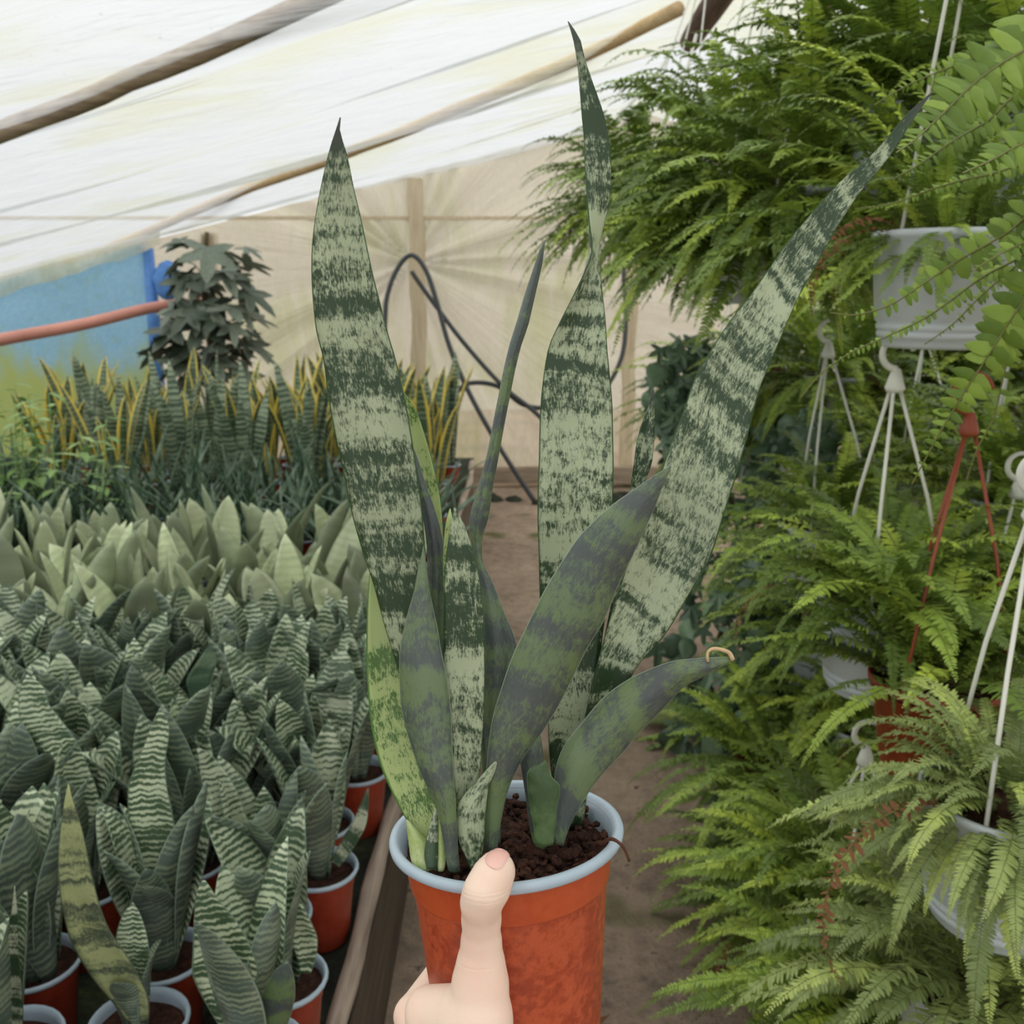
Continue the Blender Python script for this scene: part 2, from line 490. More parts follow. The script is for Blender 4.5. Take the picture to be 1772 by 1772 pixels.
def film_mat(name, clear, tint, stain, stainamt, stretch, fan=None):
    """thin milky greenhouse film: part clear, part scattering, with dirt and algae streaks"""
    k = NT(name)
    sp = k.n('ShaderNodeSeparateXYZ'); k.put(sp.inputs[0], k.pos())
    x, y, z = sp.outputs
    v = k.comb(k.math('MULTIPLY', x, stretch[0]), k.math('MULTIPLY', y, stretch[1]), k.math('MULTIPLY', z, stretch[2]))
    n1 = k.noise(v, 1.0, 4.0, 0.62, 0.6)
    n2 = k.noise(k.pos(), 1.1, 2.0, 0.6)
    n3 = k.noise(v, 4.0, 2.0, 0.6)
    n0 = n1
    if fan:     # relief of creases that fan out from a gathered point
        dx, dz = k.math('SUBTRACT', x, fan[0]), k.math('SUBTRACT', z, fan[1])
        ang = k.math('ARCTAN2', dz, dx)
        rad = k.math('SQRT', k.math('ADD', k.math('MULTIPLY', dx, dx), k.math('MULTIPLY', dz, dz)))
        fn = k.noise(k.comb(k.math('MULTIPLY', ang, 9.0), k.math('MULTIPLY', rad, 0.5), 3.0), 1.0, 4.0, 0.65)
        n1 = k.math('ADD', k.math('MULTIPLY', fn, 0.85), k.math('MULTIPLY', n1, 0.15))
    f = k.math('MULTIPLY', k.step(k.math('ADD', k.math('MULTIPLY', n2, 0.6), k.math('MULTIPLY', n0, 0.4)), 0.46, 0.62), stainamt)
    c = k.mix(f, tint, stain)     # algae and dust
    spk = k.step(k.noise(k.pos(), 75.0, 2.0), 0.73, 0.78)
    c = k.mix(k.math('MULTIPLY', spk, 0.6), c, srgb(120, 118, 104))
    nrm = k.bump(k.math('ADD', n1, k.math('MULTIPLY', n3, 0.4)), 0.9, 0.06)
    t = k.n('ShaderNodeBsdfTranslucent'); k.put(t.inputs['Color'], c); k.put(t.inputs['Normal'], nrm)
    d = k.principled(c, 0.3, 0.5, nrm)
    body = k.mixsh(0.28, t.outputs[0], d)
    fac = k.math('MULTIPLY_ADD', k.step(n3, 0.3, 0.7), -0.12, clear)
    return k.done(k.mixsh(fac, body, k.clear(c)))
M['roof_film'] = film_mat('roof_film', 0.68, srgb(212, 214, 213), srgb(206, 204, 170), 0.55, (1.2, 7.0, 3.0))
M['wall_film'] = film_mat('wall_film', 0.42, srgb(206, 197, 177), srgb(178, 178, 134), 0.7, (6.0, 1.0, 1.6), (-0.63, 1.36))
M['side_film'] = film_mat('side_film', 0.45, srgb(240, 240, 232), srgb(200, 204, 168), 0.5, (1.0, 3.0, 2.0))

def tarp_mat():
    k = NT('blue_tarpaulin')
    sp = k.n('ShaderNodeSeparateXYZ'); k.put(sp.inputs[0], k.pos())
    x, y, z = sp.outputs
    n1 = k.noise(k.comb(k.math('MULTIPLY', x, 4.0), 0.0, k.math('MULTIPLY', z, 2.0)), 1.0, 5.0, 0.65)
    n2 = k.noise(k.pos(), 14.0, 3.0)
    weave = k.n('ShaderNodeTexBrick')
    k.put(weave.inputs['Vector'], k.comb(k.math('ADD', x, z), k.math('SUBTRACT', z, x), 0.0))
    weave.inputs['Scale'].default_value = 16.0
    weave.inputs['Mortar Size'].default_value = 0.03
    weave.inputs['Color1'].default_value = srgb(112, 190, 246)
    weave.inputs['Color2'].default_value = srgb(140, 204, 250)
    weave.inputs['Mortar'].default_value = srgb(206, 232, 248)
    # algae creeps up from the damp foot of the sheet
    g = k.math('ADD', k.math('MULTIPLY_ADD', z, -2.4, 2.45), k.math('MULTIPLY_ADD', n1, 1.9, -0.95))
    c = k.mix(k.step(g, 0.15, 0.9), weave.outputs['Color'], srgb(182, 200, 130))
    c = k.mix(k.math('MULTIPLY', k.step(n2, 0.55, 0.75), 0.35), c, srgb(150, 190, 200))
    sh = k.principled(c, 0.5, 0.3, k.bump(n1, 0.4, 0.02))
    return k.done(k.mixsh(0.6, sh, k.trans(c)))
M['tarp'] = tarp_mat()
M['blue'] = simple_mat('blue_plastic_roll', srgb(84, 136, 206), 0.4, 0.4, 0.2, 20)
M['pipe'] = simple_mat('faded_red_pipe', srgb(206, 142, 126), 0.5, 0.4, 0.12, 8)
M['hose'] = simple_mat('black_hose', srgb(58, 62, 66), 0.45, 0.4, 0.1, 20)
M['hem'] = film_mat('film_hem', 0.25, srgb(236, 232, 214), srgb(206, 196, 150), 0.6, (6, 3, 3))
M['root'] = simple_mat('dry_root', srgb(92, 62, 50), 0.9, 0.1, 0.3, 200, 0.5)
M['curl'] = simple_mat('dry_tip', srgb(206, 176, 138), 0.7, 0.2, 0.15, 200)

def skin_mat(name, base, pink, rough=0.45):
    k = NT(name)
    p = k.pos()
    n1 = k.noise(p, 38.0, 3.0)
    n2 = k.noise(p, 900.0, 3.0, 0.6)
    n3 = k.noise(p, 260.0, 3.0, 0.6)
    c = k.mix(k.step(n1, 0.35, 0.7), base, pink)
    h = k.math('ADD', n2, n3)
    sp = k.n('ShaderNodeVectorMath', operation='DOT_PRODUCT')
    k.put(sp.inputs[0], p); k.put(sp.inputs[1], (0.0, SP, CP))
    for cz, dep in ((1548, 5.0), (1557, 2.5), (1541, 2.0), (1694, 2.0)):     # joint creases across the thumb
        q = P(833, cz, .404)
        t = k.math('SUBTRACT', sp.outputs['Value'], float(q[1] * SP + q[2] * CP))
        t = k.math('ADD', t, k.math('MULTIPLY_ADD', n3, 0.0016, -0.0008))
        g = k.math('EXPONENT', k.math('MULTIPLY', k.math('MULTIPLY', t, t), -1.0 / 0.00035 ** 2))
        h = k.math('SUBTRACT', h, k.math('MULTIPLY', g, dep))
    return k.done(k.principled(c, rough, 0.35, k.bump(h, 0.10, 0.0010), 0.25, (1.0, 0.35, 0.2), 0.003))
M['skin'] = skin_mat('skin', srgb(246, 218, 200), srgb(244, 208, 190))
M['nail'] = skin_mat('thumbnail', srgb(238, 184, 174), srgb(242, 198, 186), 0.25)

# ================================================================== THE SETTING
YB = 6.1            # back wall
BZ = 0.30           # top of the low plant bench
BX = -0.205         # path-side edge of the bench
RX, RZ = 0.78, 2.17 # ridge

def roof_z(x):
    return 1.985 + 0.24 * x if x <= RX else RZ - 0.22 * (x - RX)

def grid_mesh(name, nx, ny, fn, mat, smooth=True):
    V = [fn(i / (nx - 1), j / (ny - 1)) for j in range(ny) for i in range(nx)]
    Fc = [(j * nx + i, j * nx + i + 1, (j + 1) * nx + i + 1, (j + 1) * nx + i) for j in range(ny - 1) for i in range(nx - 1)]
    return mesh(name, V, Fc, mat, smooth=smooth)

# trodden earth floor
def floor_fn(a, b):
    x, y = -6 + 12 * a, -4 + 14 * b
    return (x, y, 0.012 * (sn(x * 5, y * 5, 0.3) - 0.5) + 0.02 * (sn(x * 1.3, y * 1.3, 7.3) - 0.5))
tag(link('floor', grid_mesh('floor', 121, 141, floor_fn, M['ground'])), kind='structure')

# roof film: sags between the rafters, drawn into long folds
def roof_fn(a, b):
    x = -4.0 + 7.2 * a
    y = -2.5 + (YB + 2.5) * b
    q = y + 0.16 * x
    fold = 0.036 * math.sin(q * 7.0 + 1.3 * math.sin(x * 1.1)) * (0.5 + sn(x * 0.7, q * 1.5, 1.0))
    fold += 0.030 * (sn(x * 0.9, q * 9.0, 3.0) - 0.5)
    sag = -0.03 * math.sin(PI * ((y - 0.2) % 1.6) / 1.6)
    return (x, y, roof_z(x) + fold * 0.8 + sag + 0.03)
tag(link('ceiling', grid_mesh('ceiling', 110, 190, roof_fn, M['roof_film'])), kind='structure')

# back wall film: creases fan out from the place where it is gathered
cx0, cz0 = at_y(712, 452, YB)[0], at_y(712, 452, YB)[2]
def wall_fn(a, b):
    x = -4.0 + 7.2 * a
    z = (roof_z(x) + 0.02) * b
    dx, dz = x - cx0, z - cz0
    r = math.hypot(dx, dz)
    th = math.atan2(dz, dx)
    amp = 0.034 * math.exp(-r / 1.5) * min(1, r / 0.12)
    w = amp * math.sin(th * 17 + 2.5 * math.sin(th * 5)) + 0.030 * (sn(x * 3 + z * 2, z * 1.2 - x, 2.0) - 0.5)
    return (x, YB + w, z)
tag(link('wall_back', grid_mesh('wall_back', 340, 120, wall_fn, M['wall_film'])), kind='structure')
tag(link('wall_left', grid_mesh('wall_left', 2, 60, lambda a, b: (-3.75 + 0.02 * math.sin(b * 40), -2.5 + (YB + 2.5) * b, 1.1 * a), M['side_film'])), kind='structure')
tag(link('wall_right', grid_mesh('wall_right', 3, 80, lambda a, b: (2.9 + 0.02 * math.sin(b * 50 + a), -2.5 + (YB + 2.5) * b, 1.74 * a), M['side_film'])), kind='structure')

# ragged hem of the roof film hanging over the blue sheet
def hem_fn(a, b):
    x = -3.75 + 1.72 * a
    drop = 0.07 + 0.09 * sn(x * 5, 0.5, 0.5) + 0.06 * sn(x * 17, 2.5, 0.5)
    return (x, YB - 0.20 - 0.03 * math.sin(x * 9 + b), roof_z(x) + 0.03 - drop * b * (1.1 - 0.5 * a))
hem = link('film_hem', grid_mesh('film_hem', 60, 5, hem_fn, M['hem']))
hem.parent = bpy.data.objects['ceiling']

# pale posts that hold the back wall film
def post_at(n, px, w, y=YB - 0.05):
    x = at_y(px, 700, y)[0]
    zt = roof_z(x) - 0.02
    V, Fc = [], []
    k = 14
    for i in range(k + 1):
        z = zt * i / k
        o = 0.008 * math.sin(i * 1.7 + n)
        for sx, sy in ((-1, -1), (1, -1), (1, 1), (-1, 1)):
            V.append((x + o + sx * w / 2, y + sy * w / 2, z))
    for i in range(k):
        for q in range(4):
            Fc.append((i * 4 + q, i * 4 + (q + 1) % 4, i * 4 + 4 + (q + 1) % 4, i * 4 + 4 + q))
    Fc += [(3, 2, 1, 0), (k * 4, k * 4 + 1, k * 4 + 2, k * 4 + 3)]
    tag(link('trim_%d' % n, mesh('trim', V, Fc, M['post'], smooth=False)), kind='structure')
post_at(1, 727, 0.085)
post_at(2, 1086, 0.075)
post_at(3, 380, 0.08, YB + 0.06)
tag(link('baseboard_back', mesh('baseboard_back', *box(-0.5, 1.3, YB - 0.16, YB - 0.10, 0.03, 0.13), M['plank'], smooth=False)), kind='structure')
tag(link('trim_4', mesh('trim', *box(-3.6, 2.8, YB - 0.035, YB - 0.01, 1.60, 1.62), M['post'], smooth=False)), kind='structure')

# roof poles
def roof_pole(name, pts, r, mat, label, cat='pole'):
    path = catmull(pts, 28)
    rad = np.array([r * (1 + 0.16 * (sn(i * 0.6, r * 99, 1.0) - 0.5)) for i in range(28)])
    path = path + 0.006 * (np.array([[sn(i * 0.7, q, 3.0) for q in (1, 5, 9)] for i in range(28)]) - 0.5)
    v, f = tube(path, rad, 12)
    return tag(link(name, mesh(name, v, f, mat)), label, cat)

def on_roof(px, py, dz=0.0):
    r = ray(px, py)
    t = (1.985 + dz - CAM_Z) / (r[2] - 0.24 * r[0])
    return np.array([0, 0, CAM_Z]) + r * t
roof_pole('rafter', [on_roof(-900, 500, -.03), on_roof(-420, 350, -.03), on_roof(0, 228, -.03), on_roof(250, 128, -.025), on_roof(400, 66, -.015), on_roof(545, 2, .01), on_roof(700, -70, .05)], 0.027, M['rafter'],
          'thick weathered brown rafter under the film, above the blue tarpaulin side', 'rafter')
roof_pole('rafter', [on_roof(60, 478, .06), on_roof(230, 412, .045), on_roof(420, 330, .04), on_roof(620, 258, .03), on_roof(860, 160, .02), on_roof(1040, 84, .01), on_roof(1175, 14, .0)], 0.024, M['rafter2'],
          'slim tan rafter seen through the film, ending at the dark ridge beam', 'rafter')
roof_pole('ridge_beam', [(0.66, -1.5, 2.10), (0.66, 0.5, 2.10), (0.66, 2.5, 2.11), (0.67, 4.0, 2.11)], 0.042, M['beam'],
          'dark brown beam under the roof that carries the fern baskets', 'beam')
pp = at_y(1421, 30, 2.35)
roof_pole('roof_strut', [(pp[0], 2.35, 1.62), (pp[0] + .004, 2.35, 1.75), (pp[0], 2.35, 1.9), (pp[0] + .01, 2.35, roof_z(pp[0]) + .02)], 0.022, M['beam'],
          'dark upright strut coming down from the roof behind the fern baskets', 'strut')

# twiggy cobweb of torn white film and string at the ridge
for i, (a, b, c) in enumerate([((1170, 70), (1130, 130), (1075, 195)), ((1205, 60), (1180, 130), (1150, 215)), ((1330, 0), (1320, 60), (1295, 110))]):
    pth = catmull([P(*a, 3.2), P(*b, 3.15) + np.array([0.01, 0, 0]), P(*c, 3.1)], 14)
    v, f = tube(pth, 0.006, 6)
    tag(link('film_strip', mesh('film_strip', v, f, M['white'])), 'twisted white strip of film hanging under the roof', 'strip', 'film strips under the roof')

# ------------------------------------------------------------------ low plant bench with its pole edging
bench = empty('plant_bench', (-1.9, 2.3, 0))
tag(bench, 'low dark plant bench covered in mossy cloth, carrying the snake plants', 'bench')
def bench_top(a, b):
    x, y = -3.7 + (BX + 3.7 - 0.0) * a, 0.1 + 5.2 * b
    return (x + 1.9, y - 2.3, BZ + 0.006 * (sn(x * 9, y * 9, 1.0) - 0.5))
link('bench_cover', grid_mesh('bench_cover', 60, 90, bench_top, M['cover']), bench)
for k in range(3):
    z1 = BZ - 0.02 - k * 0.095
    link('board', mesh('board', *box(BX - 0.03 + 1.9, BX + 1.9 - 0.004 * k, 0.1 - 2.3, 5.3 - 2.3, z1 - 0.088, z1), M['bench_board'], smooth=False), bench)
link('board', mesh('board', *box(-3.7 + 1.9, BX + 1.9, 0.06 - 2.3, 0.1 - 2.3, 0.0, BZ), M['cover'], smooth=False), bench)
ends = [(0.25, 1.72), (1.70, 3.4), (3.38, 5.1)]
for i, (y0, y1) in enumerate(ends):
    n = 30
    ys = np.linspace(y0, y1, n)
    pth = np.array([(BX + 0.010 * math.sin(y * 4 + i) + 0.012 * (sn(y * 6, i, 1.0) - .5), y, BZ + 0.014) for y in ys])
    rad = np.array([0.0135 * (1 + 0.35 * (sn(y * 9, i, 4.0) - 0.4)) for y in ys])
    v, f = tube(pth, rad, 10)
    tag(link('edge_pole', mesh('edge_pole', v, f, M['log'])),
        ['grey weathered pole edging the bench beside the held pot', 'weathered edging pole in the middle of the bench edge', 'weathered edging pole at the back wall end of the bench'][i], 'pole')

# mossy clods and stones at the foot of the back wall
for i in range(9):
    c = np.array([-0.22 + 0.13 * i + random.uniform(-.03, .03), 5.62 + random.uniform(-.12, .1), 0.0])
    r = random.uniform(0.05, 0.09)
    V, Fc = [], []
    for a in range(7):
        for b in range(10):
            th, ph = PI / 2 * a / 6, 2 * PI * b / 10
            d = r * (0.75 + 0.5 * sn(math.cos(ph) * 2 + i, math.sin(ph) * 2, a * .5))
            V.append((c[0] + d * math.cos(ph) * math.cos(th) * 1.3, c[1] + d * math.sin(ph) * math.cos(th), 0.75 * d * math.sin(th) - 0.02))
    for a in range(6):
        for b in range(10):
            Fc.append((a * 10 + b, a * 10 + (b + 1) % 10, a * 10 + 10 + (b + 1) % 10, a * 10 + 10 + b))
    tag(link('stone', mesh('stone', V, Fc, M['cover'])), 'dark mossy stone at the foot of the back wall', 'stone', 'stones below the back wall')

# ------------------------------------------------------------------ blue tarpaulin, its roll and the pipe
YT = YB - 0.14
xr = at_y(268, 560, YT)[0]
def tarp_fn(a, b):
    x = -3.72 + (xr + 3.72) * a
    zt = roof_z(x) - 0.01
    z = BZ * 0.3 + (zt - BZ * 0.3) * b
    return (x, YT + 0.025 * math.sin(x * 8 + z * 2) + 0.03 * (sn(x * 3, z * 3, 5.0) - .5), z)
tarp = tag(link('blue_tarpaulin', grid_mesh('blue_tarpaulin', 60, 40, tarp_fn, M['tarp'])), 'blue woven tarpaulin stained green with algae, hung in the back corner', 'tarpaulin')
v, f = tube([(xr, YT - .01, 0.05), (xr - .005, YT - .02, .5), (xr, YT - .01, 1.0), (xr, YT - .01, roof_z(xr) - .04)], [0.035, 0.04, 0.038, 0.03], 12)
rl = link('rolled_edge', mesh('rolled_edge', v, f, M['blue'])); rl.parent = tarp
bc = at_y(290, 487, YT - .06)
V, Fc = [], []
for a in range(13):
    for b in range(18):
        th, ph = -PI / 2 + PI * a / 12, 2 * PI * b / 18
        d = 0.085 * (0.8 + 0.45 * sn(math.cos(ph) * 2.2, math.sin(ph) * 2.2, a * .6))
        V.append((bc[0] + d * math.cos(ph) * math.cos(th), bc[1] + 0.6 * d * math.sin(ph) * math.cos(th), bc[2] + 1.25 * d * math.sin(th)))
for a in range(12):
    for b in range(18):
        Fc.append((a * 18 + b, a * 18 + (b + 1) % 18, a * 18 + 18 + (b + 1) % 18, a * 18 + 18 + b))
bl = link('bunched_corner', mesh('bunched_corner', V, Fc, M['blue'])); bl.parent = tarp

pth = catmull([P(-260, 640, 5.2), P(0, 588, 5.35), P(140, 562, 5.4), P(260, 533, 5.5), P(320, 526, 5.6), P(372, 526, 5.75)], 30)
v, f = tube(pth, np.linspace(0.038, 0.028, 30), 12)
tag(link('water_pipe', mesh('water_pipe', v, f, M['pipe'])), 'faded red plastic pipe running in front of the blue tarpaulin', 'pipe')

# black hoses in front of the back wall
def hose(pts, d, label, r=0.014):
    pth = catmull([P(x, y, d) for x, y in pts], 60)
    v, f = tube(pth, r, 8)
    return tag(link('hose', mesh('hose', v, f, M['hose'])), label, 'hose')
hose([(665, 800), (666, 560), (674, 498), (694, 455), (715, 442), (738, 470), (758, 530), (778, 600), (812, 680), (862, 770), (925, 868)], 5.6, 'black hose arched over a high loop before the back wall')
hose([(712, 470), (740, 510), (800, 590), (870, 668), (935, 722), (1000, 800), (1040, 860)], 5.7, 'straight dark hose slanting down from the loop across the back wall')
hose([(780, 690), (810, 664), (860, 668), (905, 700), (950, 705), (1010, 690), (1050, 668), (1078, 610), (1083, 540), (1079, 470), (1086, 420)], 5.75, 'black hose curving up beside the pale post on the back wall')
pg = [P(1405, 722, 3.1), P(1475, 690, 3.1)]
ctr = (pg[0] + pg[1]) / 2
tag(link('plank', mesh('plank', *box(-0.13, 0.13, -0.02, 0.02, -0.035, 0.035), M['yplank'], smooth=False), None, ctr, (0, math.radians(-20), 0.1)), 'yellow wooden plank tilted behind the hanging ferns', 'plank')

# ================================================================== LEAF GEOMETRY
def leaf_from_rows(C, S, N, cup, thick, cols, mats, name='leaf', wav=0.0):
    """C centres, S half-width vectors, N normals on the face side; returns a closed two-sided mesh"""
    rows = len(C)
    hw = np.linalg.norm(S, axis=1)
    tt = np.linspace(-1, 1, cols)
    cup = np.full(rows, cup) if np.isscalar(cup) else np.asarray(cup)
    front, back, uv, nv = [], [], [], []
    ln = np.concatenate([[0], np.cumsum(np.linalg.norm(np.diff(C, axis=0), axis=1))])
    for i in range(rows):
        for t in tt:
            p = C[i] + S[i] * t + N[i] * (cup[i] * hw[i] * (t * t - 0.4))
            if wav:
                p = p + N[i] * wav * hw[i] * abs(t) ** 3 * math.sin(i * 0.9 + (2 if t > 0 else 0))
            th = thick * min(1.0, hw[i] / 0.006) * (0.25 + 0.75 * (1 - t * t))
            front.append(p + N[i] * th * 0.5)
            back.append(p - N[i] * th * 0.5)
            uv.append((t * hw[i] + 0.05, ln[i])); nv.append(((t + 1) / 2, ln[i] / ln[-1]))
    V = front + back
    o = rows * cols
    Fc, mi = [], []
    for i in range(rows - 1):
        for k in range(cols - 1):
            a = i * cols + k
            Fc.append((a, a + 1, a + cols + 1, a + cols)); mi.append(0)
            Fc.append((o + a, o + a + cols, o + a + cols + 1, o + a + 1)); mi.append(1)
        a, b = i * cols, i * cols + cols - 1
        Fc.append((a, a + cols, o + a + cols, o + a)); mi.append(0)
        Fc.append((b, o + b, o + b + cols, b + cols)); mi.append(0)
    for i in (0, rows - 1):
        for k in range(cols - 1):
            a = i * cols + k
            Fc.append((a, o + a, o + a + 1, a + 1) if i == 0 else (a, a + 1, o + a + 1, o + a)); mi.append(0)
    return mesh(name, V, Fc, mats, {'uv': uv + uv, 'nv': nv + nv}, mi)

def traced_leaf(parent, stations, d_tip, d_base, mats, cup=0.25, thick=0.0022, rows=46, cols=9, wav=0.0, bow=0.0, label=None, name='leaf'):
    """stations run tip -> base as (Lx, Ly, Rx, Ry[, depth difference R-L in pixels]); depths in metres along the camera axis"""
    st = np.array([(s[0], s[1], s[2], s[3], s[4] if len(s) > 4 else 0.0) for s in stations], float)[::-1]
    mid = np.stack([(st[:, 0] + st[:, 2]) / 2, (st[:, 1] + st[:, 3]) / 2], 1)
    cum = np.concatenate([[0], np.cumsum(np.linalg.norm(np.diff(mid, axis=0), axis=1))])
    t = cum / cum[-1]
    data = np.column_stack([mid, st, t])
    R = catmull(data, rows)
    L3, R3 = [], []
    for q in R:
        tt = q[7]
        d = d_base + (d_tip - d_base) * tt + bow * math.sin(PI * min(max(tt, 0), 1))
        dd = q[6] * d / F / 2
        L3.append(P(q[2], q[3], d - dd)); R3.append(P(q[4], q[5], d + dd))
    L3, R3 = np.array(L3), np.array(R3)
    C, S = (L3 + R3) / 2, (R3 - L3) / 2
    T = norm(np.gradient(C, axis=0))
    N = norm(np.cross(S, T))
    view = norm(np.array([0, 0, CAM_Z]) - C)
    flip = np.sign(np.sum(N * view, axis=1))
    maj = 1.0 if flip.sum() >= 0 else -1.0
    N = N * maj
    org = np.array(parent.location)
    me = leaf_from_rows(C - org, S, N, cup, thick, cols, mats, name, wav)
    o = link(name, me, parent)
    if label: o['label'] = label
    return o

# ================================================================== THE HELD SNAKE PLANT
CEN = P(876, 1439, 0.475)                           # centre of the pot rim
cam_r = np.array([1.0, 0, 0]); cam_u = np.array([0, SP, CP]); cam_f = np.array([0, CP, -SP])
ax_up = norm(-0.060 * cam_r + 1.0 * cam_u - 0.135 * cam_f)
ax_x = norm(np.cross(ax_up, cam_f)) * -1.0
ax_x = ax_x * np.sign(np.dot(ax_x, cam_r))
ax_y = np.cross(ax_up, ax_x)
def potp(x, y, z):
    return CEN + ax_x * x + ax_y * y + ax_up * z

held = empty('potted_snake_plant', potp(0, 0, -0.118))
tag(held, 'tall banded snake plant in a grey-rimmed terracotta pot held by a hand', 'potted plant')
HO = np.array(held.location)
def pot_part(name, prof, mat, seg=72, dent=True):
    V, Fc = lathe(prof, seg)
    W = []
    for x, y, z in V:
        if dent:
            r = math.hypot(x, y); th = math.atan2(y, x)
            k = math.exp(-((th - PI) if th > 0 else (th + PI)) ** 2 / 0.30) * math.exp(-((z + 0.040) / 0.022) ** 2)
            s = 1 - 0.055 * k
            k2 = math.exp(-((z + 0.075) / 0.02) ** 2) * math.exp(-((th - PI) if th > 0 else (th + PI)) ** 2 / 0.3)
            s += 0.02 * k2
            x, y = x * s, y * s
        W.append(potp(x, y, z) - HO)
    return link(name, mesh(name, W, Fc, mat), held)
# wall: slight step where the upper band meets the body
pot_part('pot_body', [(0.0, -0.118), (0.036, -0.118), (0.0385, -0.1165), (0.0395, -0.113), (0.0475, -0.0225), (0.0480, -0.0215)], M['pot'])
pot_part('pot_band', [(0.0480, -0.0215), (0.0486, -0.0212), (0.0490, -0.0200), (0.0508, -0.0015), (0.0510, 0.0)], M['pot_band'])
pot_part('pot_rim', [(0.0505, -0.0035), (0.0550, -0.0026), (0.0562, -0.0016), (0.0566, 0.0002), (0.0560, 0.0020), (0.0544, 0.0028), (0.0530, 0.0025), (0.0519, 0.0016), (0.0500, -0.002), (0.0485, -0.008), (0.0468, -0.022)], M['rim'])
# soil with crumbs
V, Fc = [], []
nr, ns = 26, 72
for i in range(nr):
    r = 0.0487 * i / (nr - 1)
    for k in range(ns):
        th = 2 * PI * k / ns
        x, y = r * math.cos(th), r * math.sin(th)
        h = 0.006 * (sn(x * 90, y * 90, 2.0) - .5) + 0.005 * (sn(x * 260, y * 260, 5.0) - .5)
        V.append(potp(x, y, -0.0065 + h + 0.004 * (1 - r / 0.05)) - HO)
for i in range(nr - 1):
    for k in range(ns):
        Fc.append((i * ns + k, i * ns + (k + 1) % ns, (i + 1) * ns + (k + 1) % ns, (i + 1) * ns + k))
def lump(c, r, sd):
    V2, F2 = [], []
    for a in range(6):
        for b in range(8):
            th, ph = -PI / 2 + PI * a / 5, 2 * PI * b / 8
            d = r * (0.65 + 0.7 * sn(math.cos(ph) * 1.7 + sd, math.sin(ph) * 1.7, a * .9 + sd))
            V2.append(np.asarray(c) + np.array([d * math.cos(ph) * math.cos(th), d * math.sin(ph) * math.cos(th), 0.75 * d * math.sin(th)]))
    for a in range(5):
        for b in range(8):
            F2.append((a * 8 + b, a * 8 + (b + 1) % 8, a * 8 + 8 + (b + 1) % 8, a * 8 + 8 + b))
    return V2, F2
link('soil', mesh('soil', V, Fc, M['soil']), held)
parts = []
for i in range(420):
    th, r = random.uniform(0, 2 * PI), 0.0475 * math.sqrt(random.random())
    parts.append(lump(potp(r * math.cos(th), r * math.sin(th), -0.0035 + random.uniform(-.002, .003)) - HO, random.choice([0.0011, 0.0014, 0.0018, 0.0024, 0.0032]), i))
tag(link('soil_crumbs', mesh('soil_crumbs', *join(*parts), M['soil']), held), kind='stuff')
# a dry root over the rim
pth = catmull([P(1040, 1462, .452) - HO, P(1054, 1452, .446) - HO, P(1068, 1456, .442) - HO, P(1081, 1470, .441) - HO, P(1089, 1490, .443) - HO], 24)
v, f = tube(pth, np.linspace(0.0011, 0.0006, 24), 6)
link('root', mesh('root', v, f, M['root']), held)

face, dark, back, deep, lime, sheath = M['sn_face'], M['sn_dark'], M['sn_back'], M['sn_back'], M['sn_lime'], M['sn_sheath']
# big left blade
traced_leaf(held, [(588, 203, 590, 203), (582, 222, 588, 222), (576, 240, 592, 240), (567, 272, 602, 272), (556, 322, 612, 322), (547, 372, 624, 372), (541, 423, 635, 423), (540, 474, 646, 474), (543, 525, 659, 525), (549, 576, 672, 576), (560, 618, 684, 616), (569, 685, 700, 682), (581, 753, 712, 748), (596, 821, 722, 815), (610, 889, 731, 882), (629, 956, 736, 948), (646, 1007, 738, 1000), (664, 1075, 743, 1068), (686, 1149, 752, 1140), (715, 1250, 770, 1240), (745, 1380, 790, 1380), (764, 1475, 792, 1475)], 0.405, 0.474, [M['sn_dark'], deep], 0.16, 0.0026, 60)
# lime blade low on the left
traced_leaf(held, [(650, 930, 653, 930), (645, 960, 662, 960), (640, 993, 672, 990), (636, 1058, 690, 1055), (635, 1149, 706, 1145), (638, 1200, 716, 1195), (643, 1251, 730, 1245), (656, 1312, 746, 1300), (675, 1361, 754, 1350), (698, 1407, 760, 1398), (728, 1462, 770, 1460), (745, 1502, 766, 1502)], 0.462, 0.452, [lime, deep], 0.30, 0.0024)
traced_leaf(held, [(703, 1418, 708, 1420), (704, 1432, 730, 1444), (707, 1462, 752, 1468), (710, 1485, 758, 1492), (716, 1505, 756, 1508)], 0.449, 0.444, [sheath, sheath], -0.5, 0.002, 20)
traced_leaf(held, [(753, 1398, 755, 1398), (746, 1420, 758, 1420), (738, 1450, 758, 1452), (734, 1480, 758, 1482), (738, 1504, 756, 1504)], 0.440, 0.438, [M['wb_face'], sheath], -0.3, 0.0018, 20, 7)
traced_leaf(held, [(757, 1400, 759, 1400), (756, 1425, 767, 1425), (756, 1460, 770, 1462), (757, 1490, 771, 1492), (758, 1508, 768, 1508)], 0.441, 0.439, [sheath, sheath], -0.4, 0.0018, 20, 7)
# dark blue-green blade in front, showing its back
traced_leaf(held, [(732, 945, 733, 945), (727, 972, 737, 972), (722, 992, 739, 990), (716, 1024, 743, 1022), (706, 1058, 750, 1056), (698, 1092, 757, 1090), (691, 1130, 763, 1128), (690, 1176, 773, 1174), (692, 1214, 778, 1213), (698, 1252, 781, 1250), (709, 1289, 782, 1288), (722, 1327, 784, 1325), (739, 1365, 786, 1364), (755, 1403, 789, 1402), (764, 1441, 791, 1440), (770, 1479, 793, 1479), (776, 1508, 796, 1508)], 0.424, 0.436, [back, M['sn_dark']], -0.42, 0.0026)
